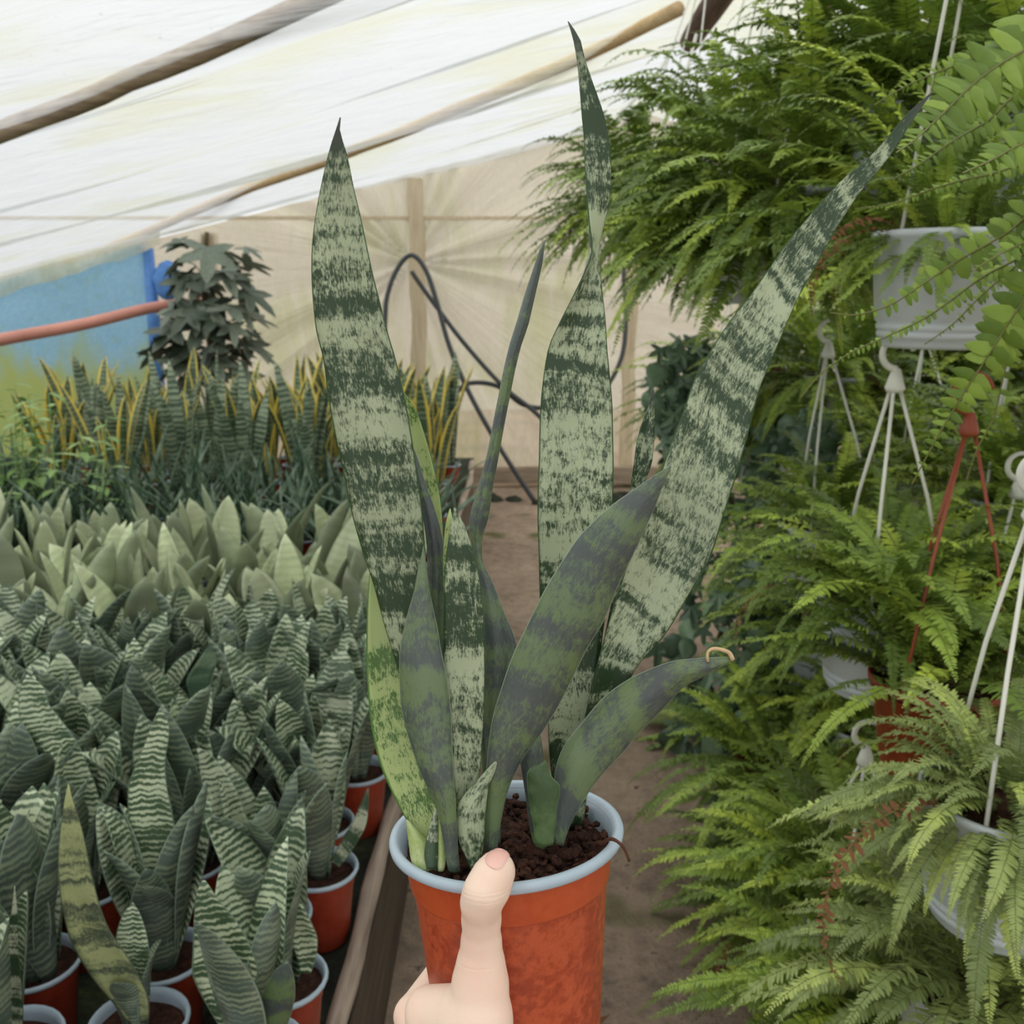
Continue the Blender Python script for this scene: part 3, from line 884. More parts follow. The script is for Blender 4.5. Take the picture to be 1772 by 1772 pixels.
# pale speckled blade in the middle, with its dark spike
traced_leaf(held, [(781, 838, 783, 838), (782, 862, 788, 862), (785, 886, 792, 886), (780, 905, 803, 905), (775, 939, 815, 939), (771, 973, 825, 973), (769, 1024, 833, 1024), (768, 1075, 838, 1075), (768, 1140, 839, 1140), (772, 1176, 839, 1176), (777, 1214, 838, 1214), (779, 1252, 837, 1252), (781, 1289, 834, 1289), (784, 1327, 832, 1327), (788, 1365, 826, 1365), (796, 1420, 822, 1420), (800, 1470, 818, 1470)], 0.426, 0.450, [M['sn_pale'], deep], 0.30, 0.0024)
# short wrap at the foot of it
traced_leaf(held, [(869, 1302, 871, 1302), (855, 1318, 862, 1322), (842, 1332, 855, 1340), (822, 1355, 847, 1360), (803, 1376, 843, 1384), (792, 1396, 841, 1406), (790, 1422, 839, 1426), (794, 1460, 838, 1460), (806, 1484, 832, 1486), (812, 1504, 826, 1504)], 0.436, 0.437, [M['sn_dark'], deep], -0.45, 0.002, 26)
# narrow folded blade in the middle
traced_leaf(held, [(943, 415, 944, 415), (935, 428, 942, 430), (925, 457, 938, 459), (908, 508, 926, 511), (893, 559, 914, 563), (883, 590, 903, 594), (872, 635, 892, 638), (862, 685, 882, 688), (852, 736, 872, 739), (842, 787, 863, 790), (828, 838, 853, 841), (814, 886, 846, 892), (812, 922, 836, 926), (818, 956, 834, 956), (822, 1050, 842, 1050), (828, 1200, 848, 1200), (838, 1420, 854, 1420)], 0.462, 0.474, [deep, deep], -0.95, 0.0024, 50)
# dark back beside the pale one
traced_leaf(held, [(825, 940, 828, 940), (826, 970, 832, 968), (828, 1000, 849, 1000), (832, 1058, 871, 1056), (834, 1119, 894, 1117), (836, 1170, 890, 1168), (838, 1250, 876, 1250), (843, 1380, 868, 1380), (848, 1460, 866, 1460)], 0.448, 0.460, [deep, deep], -0.25, 0.0022, 36)
# diagonal blade in front, showing its back
traced_leaf(held, [(1160, 806, 1162, 808), (1146, 814, 1155, 824), (1126, 827, 1147, 842), (1098, 847, 1136, 872), (1055, 878, 1116, 918), (1008, 922, 1090, 974), (974, 970, 1068, 1020), (940, 1027, 1045, 1077), (910, 1088, 1019, 1120), (886, 1139, 994, 1170), (868, 1190, 965, 1227), (853, 1240, 935, 1274), (845, 1289, 905, 1314), (840, 1365, 880, 1367), (838, 1425, 866, 1427), (840, 1475, 860, 1476)], 0.405, 0.446, [back, face], -0.26, 0.0026, 54)
# tall twisted blade
traced_leaf(held, [(982, 37, 984, 37), (987, 52, 993, 50), (992, 70, 1004, 68), (998, 104, 1012, 101), (1001, 135, 1023, 135), (1004, 169, 1035, 169), (1006, 203, 1045, 203, 10), (1009, 237, 1051, 237, 15), (1010, 271, 1055, 271, 20), (1011, 305, 1055, 305, 25), (1013, 339, 1053, 339, 35), (1015, 372, 1046, 372, 45), (1018, 402, 1038, 402, 55), (1021, 430, 1032, 430, 60), (1014, 458, 1034, 458, 55), (999, 491, 1037, 491, 45), (983, 525, 1042, 525, 30), (965, 562, 1047, 562, 15), (949, 601, 1050, 601), (940, 652, 1055, 652), (935, 702, 1059, 702), (933, 753, 1060, 753), (932, 804, 1061, 804), (930, 855, 1060, 855), (930, 905, 1058, 905), (932, 956, 1056, 956), (934, 1038, 1050, 1038), (940, 1100, 1042, 1100), (945, 1180, 1034, 1180), (948, 1250, 1025, 1250), (950, 1300, 1004, 1300), (955, 1350, 990, 1350), (962, 1440, 982, 1440)], 0.425, 0.482, [M['sn_pale'], face], 0.22, 0.0024, 74)
# big right blade
traced_leaf(held, [(1610, 161, 1612, 163), (1588, 180, 1593, 188), (1566, 200, 1573, 218), (1536, 237, 1547, 260), (1500, 275, 1516, 300), (1456, 312, 1480, 344), (1410, 362, 1440, 407), (1363, 418, 1410, 462), (1330, 465, 1380, 516), (1297, 512, 1355, 572), (1261, 557, 1334, 622), (1227, 609, 1312, 675), (1200, 657, 1297, 732), (1179, 718, 1283, 784), (1158, 770, 1266, 840), (1135, 840, 1248, 897), (1115, 895, 1226, 966), (1090, 960, 1195, 1020), (1065, 1035, 1150, 1096), (1040, 1120, 1106, 1146), (1022, 1190, 1078, 1194), (1012, 1240, 1050, 1240), (1000, 1310, 1027, 1310), (985, 1430, 1008, 1430)], 0.445, 0.478, [face, deep], 0.34, 0.0028, 70, bow=-0.01)
# low blade bending out to the right, with a dry curled tip
traced_leaf(held, [(1266, 1139, 1268, 1143), (1250, 1137, 1247, 1156), (1213, 1139, 1215, 1173), (1164, 1145, 1184, 1190), (1118, 1162, 1147, 1229), (1081, 1181, 1107, 1270), (1043, 1210, 1079, 1304), (1005, 1255, 1051, 1333), (978, 1289, 1025, 1365), (962, 1327, 1006, 1395), (957, 1370, 990, 1422), (955, 1410, 980, 1447), (955, 1455, 975, 1465)], 0.440, 0.452, [back, M['sn_dark']], -0.30, 0.0026)
pth = catmull([P(*q, .439) - HO for q in ((1268, 1142), (1262, 1130), (1248, 1124), (1232, 1123), (1224, 1131), (1225, 1145))], 24)
v, f = tube(pth, np.linspace(0.0011, 0.0007, 24), 6)
link('dry_tip', mesh('dry_tip', v, f, M['curl']), held)
# short torn blade
traced_leaf(held, [(928, 1325, 944, 1316), (914, 1334, 950, 1334), (912, 1350, 958, 1349), (913, 1366, 969, 1364), (917, 1390, 965, 1392), (923, 1430, 961, 1430), (926, 1462, 957, 1462)], 0.432, 0.437, [M['sn_green'], deep], -0.30, 0.0024, 26, wav=0.15)
# small blade behind on the right
traced_leaf(held, [(1130, 674, 1132, 674), (1124, 698, 1132, 698), (1112, 728, 1133, 726), (1102, 761, 1132, 761), (1096, 805, 1127, 805), (1091, 842, 1114, 842), (1080, 930, 1104, 930), (1050, 1080, 1078, 1080), (1010, 1280, 1032, 1280), (990, 1430, 1008, 1430)], 0.490, 0.492, [M['sn_dark'], deep], 0.3, 0.0022, 44)
# bright and dark faces of the twisted blade behind the big left one
traced_leaf(held, [(699, 680, 701, 680), (702, 720, 722, 714), (706, 760, 738, 760), (718, 804, 750, 804), (730, 848, 760, 848), (744, 889, 765, 889), (754, 939, 768, 939), (764, 1020, 776, 1020), (775, 1200, 788, 1200), (785, 1430, 800, 1430)], 0.462, 0.474, [lime, deep], 0.3, 0.002, 40)
traced_leaf(held, [(711, 768, 713, 768), (713, 798, 723, 794), (718, 840, 736, 836), (728, 880, 752, 880), (735, 920, 762, 916), (739, 960, 771, 965), (738, 1010, 772, 1010), (740, 1075, 770, 1075), (745, 1180, 775, 1180), (768, 1400, 788, 1400)], 0.452, 0.462, [deep, deep], -0.5, 0.002, 36)
traced_leaf(held, [(778, 880, 780, 880), (772, 900, 784, 900), (768, 930, 786, 930), (766, 980, 786, 980), (772, 1100, 790, 1100), (785, 1400, 800, 1400)], 0.448, 0.460, [lime, deep], 0.2, 0.002, 24, 7)
# dark blades deep in the middle of the pot
traced_leaf(held, [(902, 1250, 930, 1240), (898, 1300, 940, 1300), (908, 1370, 946, 1365), (918, 1440, 948, 1438), (926, 1470, 946, 1470)], 0.462, 0.462, [deep, deep], -0.4, 0.0022, 22)

# ================================================================== THE HAND
def pot_r(z):
    return 0.0395 + (0.0475 - 0.0395) * (z + 0.113) / 0.0905

def pol(phi, z, off):
    r = pot_r(max(z, -0.118)) + off
    a = math.radians(phi)
    return potp(r * math.cos(a), r * math.sin(a), z)

caps = []   # (a, ra, b, rb, blend)
def cap(a, ra, b, rb, k=0.004):
    caps.append((np.asarray(a, float), ra, np.asarray(b, float), rb, k))
pxs = lambda d: d / F
def thumb_pt(x, y, d): return P(x, y, d)
TD = [((859, 1502), 29.5, .4135), ((850, 1517), 32, .4105), ((838, 1543), 34.5, .4090), ((833, 1562), 34, .4120), ((833, 1590), 32, .4170), ((833, 1630), 33, .4205), ((832, 1668), 40, .4225), ((831, 1700), 47, .4235), ((830, 1760), 55, .4225), ((832, 1850), 60, .4215)]
for (a, ra, da), (b, rb, db) in zip(TD[:-1], TD[1:]):
    cap(P(*a, da), ra * da / F, P(*b, db), rb * db / F, 0.003)
# slight pad of the thumb tip
cap(P(866, 1512, .4145), 22 * .414 / F, P(862, 1540, .4120), 20 * .412 / F, 0.004)
wrist = potp(-0.006, -0.052, -0.172)
elbow = potp(0.075, -0.235, -0.40)
cap(P(832, 1850, .4215), 0.0150, wrist, 0.0215, 0.008)
# fingers
zs = [-0.0910, -0.1085, -0.1250, -0.1395]
rf = [0.0096, 0.0098, 0.0093, 0.0082]
mcps = []
for k in range(4):
    z, r = zs[k], rf[k]
    inn = [0, 0, 0.000, -0.008][k]
    p0 = pol(222, z - 0.002, 0.0105 + inn)
    p1 = pol(184 + 2 * k, z, 0.0095 + inn)
    p2 = pol(136 + 3 * k, z + 0.001, 0.0080 + inn)
    p3 = pol(104 + 5 * k, z + 0.003, 0.0072 + inn)
    p4 = pol(80 + 8 * k, z + 0.004, 0.0066 + inn)
    mcps.append(p0)
    cap(p0, r + 0.0012, p1, r + 0.0002, 0.0035)
    cap(p1, r + 0.0002, p2, r - 0.0002, 0.002)
    cap(p2, r - 0.0002, p3, r - 0.0010, 0.002)
    cap(p3, r - 0.0010, p4, r - 0.0018, 0.002)
    cap(p0, r + 0.0025, wrist * 0.75 + p0 * 0.25 + np.array([0, 0, 0.004]), 0.014, 0.007)
# web between thumb and index
cap(P(742, 1747, .442), 40 * .442 / F, P(800, 1757, .428), 52 * .428 / F, 0.005)
cap(P(752, 1775, .438), 44 * .438 / F, P(815, 1800, .424), 58 * .424 / F, 0.006)
cap((mcps[0] + mcps[1]) / 2, 0.011, P(832, 1850, .4235), 0.016, 0.008)
cap((mcps[1] + mcps[2]) / 2, 0.011, P(836, 1900, .4235), 0.016, 0.008)
cap((mcps[2] + mcps[3]) / 2, 0.010, wrist, 0.02, 0.008)
cap(wrist, 0.0225, wrist + 0.25 * (elbow - wrist), 0.0245, 0.010)
cap(wrist + potp(0.012, 0, 0) - CEN, 0.018, wrist + 0.25 * (elbow - wrist) + potp(0.012, 0, 0) - CEN, 0.020, 0.012)
cap(wrist + 0.25 * (elbow - wrist), 0.0245, wrist + 0.65 * (elbow - wrist), 0.036, 0.012)
cap(wrist + 0.65 * (elbow - wrist), 0.036, elbow, 0.040, 0.012)

def sdf(p):
    """p (...,3) -> signed distance of the smooth union"""
    d = None
    for a, ra, b, rb, k in caps:
        ab = b - a
        t = np.clip(((p - a) @ ab) / max(ab @ ab, 1e-12), 0, 1)
        q = np.linalg.norm(p - a - t[..., None] * ab, axis=-1) - (ra + (rb - ra) * t)
        if d is None:
            d = q
        else:
            h = np.maximum(k - np.abs(d - q), 0) / k
            d = np.minimum(d, q) - h * h * k * 0.25
    return d

def surface_nets(lo, hi, h):
    ax = [np.arange(lo[i], hi[i] + h, h) for i in range(3)]
    G = np.stack(np.meshgrid(*ax, indexing='ij'), -1)
    # coarse pass first, exact values only near the surface
    D = np.empty(G.shape[:3])
    q4 = G[::4, ::4, ::4]
    Dc = sdf(q4)
    D[:] = np.repeat(np.repeat(np.repeat(Dc, 4, 0), 4, 1), 4, 2)[:D.shape[0], :D.shape[1], :D.shape[2]]
    near_ = np.abs(D) < h * 9.0
    D[near_] = sdf(G[near_])
    nx, ny, nz = D.shape
    ins = D < 0
    acc = np.zeros((nx - 1, ny - 1, nz - 1, 3)); cnt = np.zeros((nx - 1, ny - 1, nz - 1))
    cs = [(i, j, k) for i in (0, 1) for j in (0, 1) for k in (0, 1)]
    def sl(c): return tuple(slice(c[q], D.shape[q] - 1 + c[q]) for q in range(3))
    for c in cs:
        for q in range(3):
            if c[q] == 0:
                e = list(c); e[q] = 1; e = tuple(e)
                d0, d1 = D[sl(c)], D[sl(e)]
                m = (d0 < 0) != (d1 < 0)
                t = np.where(m, d0 / np.where(np.abs(d0 - d1) < 1e-12, 1, d0 - d1), 0)
                pos = np.zeros(acc.shape)
                for z in range(3):
                    pos[..., z] = c[z]
                pos[..., q] = t
                acc += pos * m[..., None]; cnt += m
    act = cnt > 0
    idx = -np.ones(act.shape, int); idx[act] = np.arange(act.sum())
    ii = np.argwhere(act)
    V = (ii + acc[act] / cnt[act][:, None]) * h + np.array([ax[0][0], ax[1][0], ax[2][0]])
    Fc = []
    for q in range(3):
        a, b = [(1, 2), (2, 0), (0, 1)][q]
        s0 = [slice(None)] * 3; s1 = [slice(None)] * 3
        s0[q] = slice(0, -1); s1[q] = slice(1, None)
        i0, i1 = ins[tuple(s0)], ins[tuple(s1)]
        for x, y, z in np.argwhere(i0 != i1):
            c = [x, y, z]
            if c[a] == 0 or c[b] == 0 or c[a] >= D.shape[a] - 1 or c[b] >= D.shape[b] - 1: continue
            def id_(da, db):
                e = list(c); e[a] -= da; e[b] -= db
                return idx[tuple(e)]
            qd = (id_(1, 1), id_(0, 1), id_(0, 0), id_(1, 0))
            if min(qd) < 0: continue
            Fc.append(qd if i0[x, y, z] else qd[::-1])
    return V, Fc

allp = np.array([c[0] for c in caps] + [c[2] for c in caps])
lo, hi = allp.min(0) - 0.045, allp.max(0) + 0.045
hand_root = empty('person', wrist)
tag(hand_root, 'bare hand gripping the terracotta pot, thumb pressed over its rim, fingers wrapped round behind', 'person')
V, Fc = surface_nets(lo, hi, 0.0019)
# relax towards the true surface
for _ in range(3):
    e = 0.0006
    d = sdf(V)
    g = np.stack([(sdf(V + np.eye(3)[q] * e) - sdf(V - np.eye(3)[q] * e)) / (2 * e) for q in range(3)], -1)
    V = V - norm(g) * d[:, None]
link('hand', mesh('hand', V - wrist, Fc, M['skin']), hand_root)
# thumbnail laid on the surface
def on_hand(px, py):
    o = np.array([0, 0, CAM_Z]); r = ray(px, py)
    t = 0.37; best = (1.0, t)
    for _ in range(60):     # march along the sight line, keep the closest approach
        d = float(sdf((o + r * t)[None])[0])
        if abs(d) < best[0]: best = (abs(d), t)
        t += max(d, 0.0) * 0.8
        if t > 0.45 or abs(d) < 1e-5: break
    p = o + r * best[1]
    e = 0.0005
    for _ in range(5):      # slide to the nearest skin point
        g = norm(np.array([float(sdf((p + np.eye(3)[q] * e)[None])[0] - sdf((p - np.eye(3)[q] * e)[None])[0]) for q in range(3)]))
        p = p - g * float(sdf(p[None])[0])
    return p, g
nv_, nf = [], []
na, nb = 15, 11
ca, sa = math.cos(math.radians(-58)), math.sin(math.radians(-58))   # the nail points up and to the right
for i in range(na):
    for j in range(nb):
        s, t = -1 + 2 * i / (na - 1), -1 + 2 * j / (nb - 1)
        w = 19.5 * (1 - 0.16 * max(0, s) ** 2 - 0.35 * max(0, -s) ** 4)
        l = 19.0 * s * (1 - 0.16 * t * t * (1 if s > 0 else 0.9))
        x = 859.5 + ca * l - sa * (t * w)
        y = 1485.0 + sa * l + ca * (t * w)
        p, g = on_hand(x, y)
        nv_.append(p + g * (0.00055 * (1 - abs(t) ** 4) - 0.0001 + (0.0004 if s > .85 else 0)) - wrist)
for i in range(na - 1):
    for j in range(nb - 1):
        nf.append((i * nb + j, (i + 1) * nb + j, (i + 1) * nb + j + 1, i * nb + j + 1))
tn = link('thumbnail', mesh('thumbnail', nv_, nf, M['nail']), hand_root)
tn['label'] = 'pink thumbnail'

# ================================================================== THE BENCH OF SNAKE PLANTS
def blade(L, W, lean, curl, mats, twist=0.0, wpos=0.5, tipw=0.0, rows=15, cols=5, cup=0.35, thick=0.0028, seed=0, side=0.0):
    """a generic upright blade: base at the origin, face towards +X's opposite (the rosette axis)"""
    C, S, N = [], [], []
    x = z = y = 0.0
    for i in range(rows):
        s = i / (rows - 1)
        a = lean + curl * s * s
        if i:
            ds = L / (rows - 1)
            x += math.sin(a) * ds; z += math.cos(a) * ds
            y += side * ds * s
        w = W * (math.sin(PI * min(1, (0.16 + 0.84 * s) ** (math.log(0.5) / math.log(0.16 + 0.84 * wpos)))) ** 0.75 if s < 1 else 0.0)
        w = max(w, 0.0012) * 0.5
        tw = twist * s
        C.append((x, y, z))
        n = np.array([-math.cos(a), 0, math.sin(a)])
        sd = np.array([0, -1.0, 0])
        S.append((sd * math.cos(tw) + n * math.sin(tw)) * w)
        N.append(n * math.cos(tw) - sd * math.sin(tw))
    # face looks to the rosette axis and up; order S so that cross(S, T) agrees with N
    return leaf_from_rows(np.array(C), np.array(S), np.array(N), cup, thick, cols, mats)

random.seed(21)
R = random.uniform
ZB = [blade(R(.16, .235), R(.050, .068), R(.05, .2), R(.1, .6), [M['zb_face'], M['zb_back']], R(-.6, .6), R(.42, .6), side=R(-.2, .2)) for _ in range(14)]
GB = [blade(R(.16, .22), R(.04, .055), R(.05, .2), R(.1, .6), [M['sn_dark'], M['zb_back']], R(-.6, .6), R(.45, .6)) for _ in range(4)]
MB = [blade(R(.15, .22), R(.046, .062), R(.1, .25), R(.1, .4), [M['moon'], M['moon_back']], R(-.5, .5), R(.45, .6)) for _ in range(8)]
YB_ = [blade(R(.32, .46), R(.036, .048), R(.02, .14), R(.0, .35), [M['yl_face'], M['yl_face']], R(-1.3, 1.3), R(.5, .65), side=R(-.15, .15)) for _ in range(10)]
GRB = [blade(R(.32, .46), R(.036, .046), R(.02, .14), R(.0, .3), [M['gr_face'], M['gr_face']], R(-.8, .8), R(.5, .65)) for _ in range(6)]
TH = [blade(R(.24, .38), R(.012, .02), R(.1, .5), R(.1, .8), [M['thin'], M['thin']], R(-.8, .8), R(.35, .5), rows=11, cols=3) for _ in range(8)]

PB = mesh('pot_body', *lathe([(0.0, 0.0), (0.038, 0.0), (0.041, 0.003), (0.0505, 0.085), (0.052, 0.088), (0.0535, 0.108)], 24), M['pot_red'])
PRm = mesh('pot_rim', *lathe([(0.053, 0.104), (0.058, 0.106), (0.0595, 0.109), (0.058, 0.1125), (0.0545, 0.112), (0.052, 0.105), (0.051, 0.09)], 28), M['rim'])
V, Fc = [], []
for i in range(6):
    for k in range(18):
        r, th = 0.0518 * i / 5, 2 * PI * k / 18
        V.append((r * math.cos(th), r * math.sin(th), 0.098 + 0.006 * (sn(r * 200 * math.cos(th), r * 200 * math.sin(th), 1.0) - .5)))
for i in range(5):
    for k in range(18):
        Fc.append((i * 18 + k, i * 18 + (k + 1) % 18, i * 18 + 18 + (k + 1) % 18, i * 18 + 18 + k))
PSo = mesh('soil', V, Fc, M['soil'])

def potted(name, loc, pot=True):
    e = empty(name, loc, R(0, 2 * PI) if pot is True else 0.0)
    for nm, me in (('pot_body', PB), ('pot_rim', PRm), ('soil', PSo)):
        link(nm, me, e, scale=(0.93, 0.93, 1.0))
    return e

def rosette(e, meshes, n, r0=0.012, sc=(0.85, 1.15), tilt=0.12, z0=0.094, a0=None):
    a = R(0, 2 * PI) if a0 is None else a0
    for k in range(n):
        a += 2 * PI / n * 1.0 + R(-.35, .35)
        f = (k % 3) / 3.0
        o = link('leaf', random.choice(meshes), e, (r0 * (0.4 + f) * math.cos(a), r0 * (0.4 + f) * math.sin(a), z0),
                 (R(-tilt, tilt), R(-tilt, tilt) + f * 0.12, a), R(*sc))
    return e

taken = []
# --- plants with a blade that stands out
def hero(name, label, base_px, d, stations, d_tip, mats, cup=0.25, extra=10, ex=None, group=None, sc=(.85, 1.15), more=()):
    b = at_z(base_px[0], base_px[1], BZ + 0.112) if d is None else P(base_px[0], base_px[1], d)
    e = potted(name, (b[0], b[1], BZ), pot=False)
    taken.append((b[0], b[1]))
    for q in ((0.10, 0.20) if 'chevrons' in label else (0.10,) if 'edging pole, finely' in label else ()):      # keep the view of the outstanding blade free
        taken.append((b[0] * (1 - q / b[1]), b[1] - q))
    depth = float(np.dot(np.array([b[0], b[1], BZ + .1]) - np.array([0, 0, CAM_Z]), cam_f))
    traced_leaf(e, stations, depth + d_tip, depth - 0.012, mats, cup, 0.0026, 30, 7)
    for st2, m2, c2 in more:
        traced_leaf(e, st2, depth + d_tip, depth - 0.014, m2, c2, 0.0026, 30, 7)
    rosette(e, ex or ZB, extra, sc=sc)
    return tag(e, label, 'potted plant', group)
zm, bm_ = [M['zb_face'], M['zb_back']], [M['zb_back'], M['zb_face']]
hero('snake_plant', 'snake plant with one long pale blade of dark chevrons leaning out of the bench crowd', (240, 1765), None,
     [(118, 1355, 119, 1355), (112, 1385, 127, 1385), (107, 1422, 140, 1422), (103, 1461, 150, 1461), (102, 1501, 158, 1501), (105, 1540, 168, 1540), (112, 1580, 179, 1578), (122, 1619, 196, 1614), (142, 1659, 222, 1650), (168, 1698, 244, 1690), (195, 1730, 258, 1725), (225, 1770, 258, 1770)], -0.14, [M['ch_face'], M['zb_back']], 0.2, 4, sc=(.55, .75))
hero('snake_plant', 'zebra snake plant with a broad glossy silver-banded blade bent at the waist', (282, 1650), None,
     [(276, 1226, 278, 1226), (265, 1248, 292, 1248), (255, 1277, 293, 1277), (239, 1317, 287, 1317), (224, 1356, 290, 1356), (223, 1396, 298, 1396), (226, 1430, 305, 1430), (230, 1461, 309, 1461), (243, 1501, 313, 1501), (250, 1540, 312, 1540), (258, 1580, 304, 1580), (270, 1650, 296, 1650)], -0.05, [M['zb_face'], M['zb_back']], 0.2)
hero('snake_plant', 'snake plant with a slim spike crossed by white bands at the bench front', (18, 1800), None,
     [(25, 1533, 26, 1533), (20, 1580, 31, 1580), (12, 1635, 33, 1635), (4, 1700, 39, 1700), (-4, 1760, 42, 1760), (2, 1810, 36, 1810)], -0.06, [M['wb_face'], M['zb_back']], 0.3, 4)
hero('snake_plant', 'zebra snake plant in a red pot nearest the edging pole, finely ribbed front blade', (486, 1690), None,
     [(490, 1508, 491, 1508), (480, 1524, 502, 1524), (473, 1542, 514, 1540), (468, 1561, 524, 1560), (470, 1580, 534, 1580), (477, 1600, 543, 1600), (494, 1620, 550, 1619), (508, 1640, 550, 1639), (515, 1660, 546, 1660), (520, 1684, 538, 1684)], -0.03, zm, 0.25, 4)
hero('snake_plant', 'zebra snake plant with a dry-tipped broad blade and a blade turned grey back outward', (440, 1815), None,
     [(350, 1524, 356, 1524), (341, 1542, 368, 1540), (338, 1562, 380, 1558), (336, 1600, 409, 1590), (335, 1640, 434, 1632), (334, 1679, 449, 1676), (342, 1704, 440, 1704), (360, 1740, 432, 1740), (384, 1780, 436, 1780), (412, 1820, 440, 1820)], -0.05, zm, 0.15, 5,
     more=[([(496, 1663, 498, 1663), (476, 1680, 505, 1679), (464, 1700, 509, 1698), (455, 1718, 510, 1718), (448, 1738, 508, 1738), (441, 1772, 498, 1772), (436, 1800, 478, 1800), (438, 1825, 458, 1825)], [M['sn_back'], M['zb_face']], -0.2)])
hero('snake_plant', 'zebra snake plant with a long pale grey blade arching over its neighbours', (150, 1530), None,
     [(46, 1168, 48, 1168), (36, 1190, 78, 1188), (33, 1218, 84, 1214), (38, 1250, 104, 1240), (58, 1279, 124, 1266), (80, 1302, 138, 1288), (98, 1332, 153, 1322), (110, 1380, 172, 1372), (122, 1430, 178, 1424), (136, 1480, 172, 1480), (144, 1540, 162, 1540)], -0.03, zm, 0.2)
hero('snake_plant', 'snake plant with small whitish spike poking out over the edging pole', (552, 1500), None,
     [(637, 1362, 638, 1362), (624, 1390, 638, 1393), (611, 1420, 633, 1430), (592, 1452, 612, 1468), (572, 1490, 588, 1500)], -0.01, [M['wb_face'], M['zb_back']], 0.3, 5)
hero('snake_plant', 'zebra snake plant with one upright grey-tipped blade and one slanting over the dark gap', (466, 1580), None,
     [(513, 1334, 514, 1334), (497, 1360, 515, 1360), (483, 1392, 513, 1390), (475, 1430, 506, 1430), (464, 1470, 508, 1472), (452, 1502, 503, 1502), (450, 1530, 490, 1530), (458, 1580, 480, 1580)], -0.02, bm_, -0.1,
     more=[([(340, 1294, 343, 1293), (344, 1312, 366, 1306), (349, 1350, 396, 1340), (361, 1400, 416, 1378), (378, 1440, 431, 1418), (406, 1488, 453, 1468), (430, 1520, 466, 1508), (450, 1575, 468, 1575)], zm, 0.25)])
hero('snake_plant', 'zebra snake plant in a red pot under the lime blade of the held plant', (618, 1330), None,
     [(600, 1080, 602, 1080), (588, 1110, 616, 1110), (582, 1160, 630, 1160), (590, 1220, 634, 1220), (600, 1280, 630, 1280), (608, 1330, 626, 1330)], -0.02, zm, 0.2)
hero('snake_plant', 'snake plant with plain dark olive blade between the pale and zebra plants', (350, 1330), None,
     [(366, 1112, 367, 1112), (345, 1140, 378, 1140), (324, 1175, 368, 1170), (328, 1200, 360, 1210), (335, 1240, 350, 1250), (342, 1330, 352, 1330)], -0.02, [M['thin'], M['thin']], 0.2)

# --- the crowd
def crowd(y0, y1, step, fill, x_lim=-0.285):
    y = y0
    row = 0
    while y < y1:
        xl = -0.56 * (y + 0.25) - 0.40
        x = x_lim - (0.06 if row % 2 else 0.0) + R(-.01, .01)
        x_first = x
        while x > xl:
            px_, py_ = x + R(-.006, .006), y + R(-.006, .006)
            if all((px_ - a) ** 2 + (py_ - b) ** 2 > 0.109 ** 2 for a, b in taken):
                taken.append((px_, py_))
                fill(px_, py_, x == x_first)
            x -= step
        y += step * 0.9
        row += 1
def zebra_fill(x, y, edge):
    e = potted('snake_plant', (x, y, BZ))
    rosette(e, ZB if random.random() < 0.85 else ZB + GB, random.choice([11, 12, 13]), r0=0.026, sc=(.95, 1.3), tilt=.17)
    tag(e, 'zebra-striped snake plant in a red pot standing beside the edging pole' if edge else 'small zebra-striped snake plant in the thick of the crowd at the bench front', 'potted plant', 'zebra snake plants along the edging pole' if edge else 'zebra snake plants on the bench')
crowd(0.71, 1.84, 0.118, zebra_fill)
def moon_fill(x, y, edge):
    e = potted('snake_plant', (x, y, BZ))
    rosette(e, MB, random.choice([5, 6]), sc=(1.1, 1.55), tilt=.28)
    tag(e, 'pale silvery-green snake plant beside the edging pole, behind the held plant' if edge else 'pale silvery-green snake plant in the rows behind the zebra ones', 'potted plant', 'pale snake plants along the edging pole' if edge else 'pale snake plants on the bench')
crowd(1.90, 2.62, 0.155, moon_fill)
def thin_fill(x, y, edge):
    e = potted('snake_plant', (x, y, BZ))
    rosette(e, TH, 16, r0=0.03, tilt=0.25)
    tag(e, 'dark thin-leaved clump at the edging pole behind the pale snake plants' if edge else 'dark thin-leaved clump in the rows behind the pale snake plants', 'potted plant', 'thin-leaved clumps along the edging pole' if edge else 'thin-leaved clumps on the bench')
crowd(2.75, 3.55, 0.19, thin_fill)
def yel_fill(x, y, edge):
    e = potted('snake_plant', (x, y, BZ))
    g = random.random() < 0.3
    rosette(e, GRB if g else YB_, random.choice([5, 6]), r0=0.025, sc=(1.0, 1.35), tilt=.16)
    if g:
        tag(e, 'tall grey-green banded snake plant among the yellow-edged ones', 'potted plant', 'tall grey snake plants by the back wall')
    else:
        tag(e, 'tall yellow-edged snake plant at the edging pole near the hose' if edge else 'tall snake plant with yellow leaf margins in the rows near the back wall', 'potted plant', 'yellow-edged snake plants along the edging pole' if edge else 'yellow-edged snake plants by the back wall')
def yel_guard(x, y, edge):
    px_ = 886 + F * x / (y * CP + (CAM_Z - .6) * SP)
    if px_ > 95: yel_fill(x, y, edge)
crowd(3.62, 4.75, 0.235, yel_guard, -0.30)

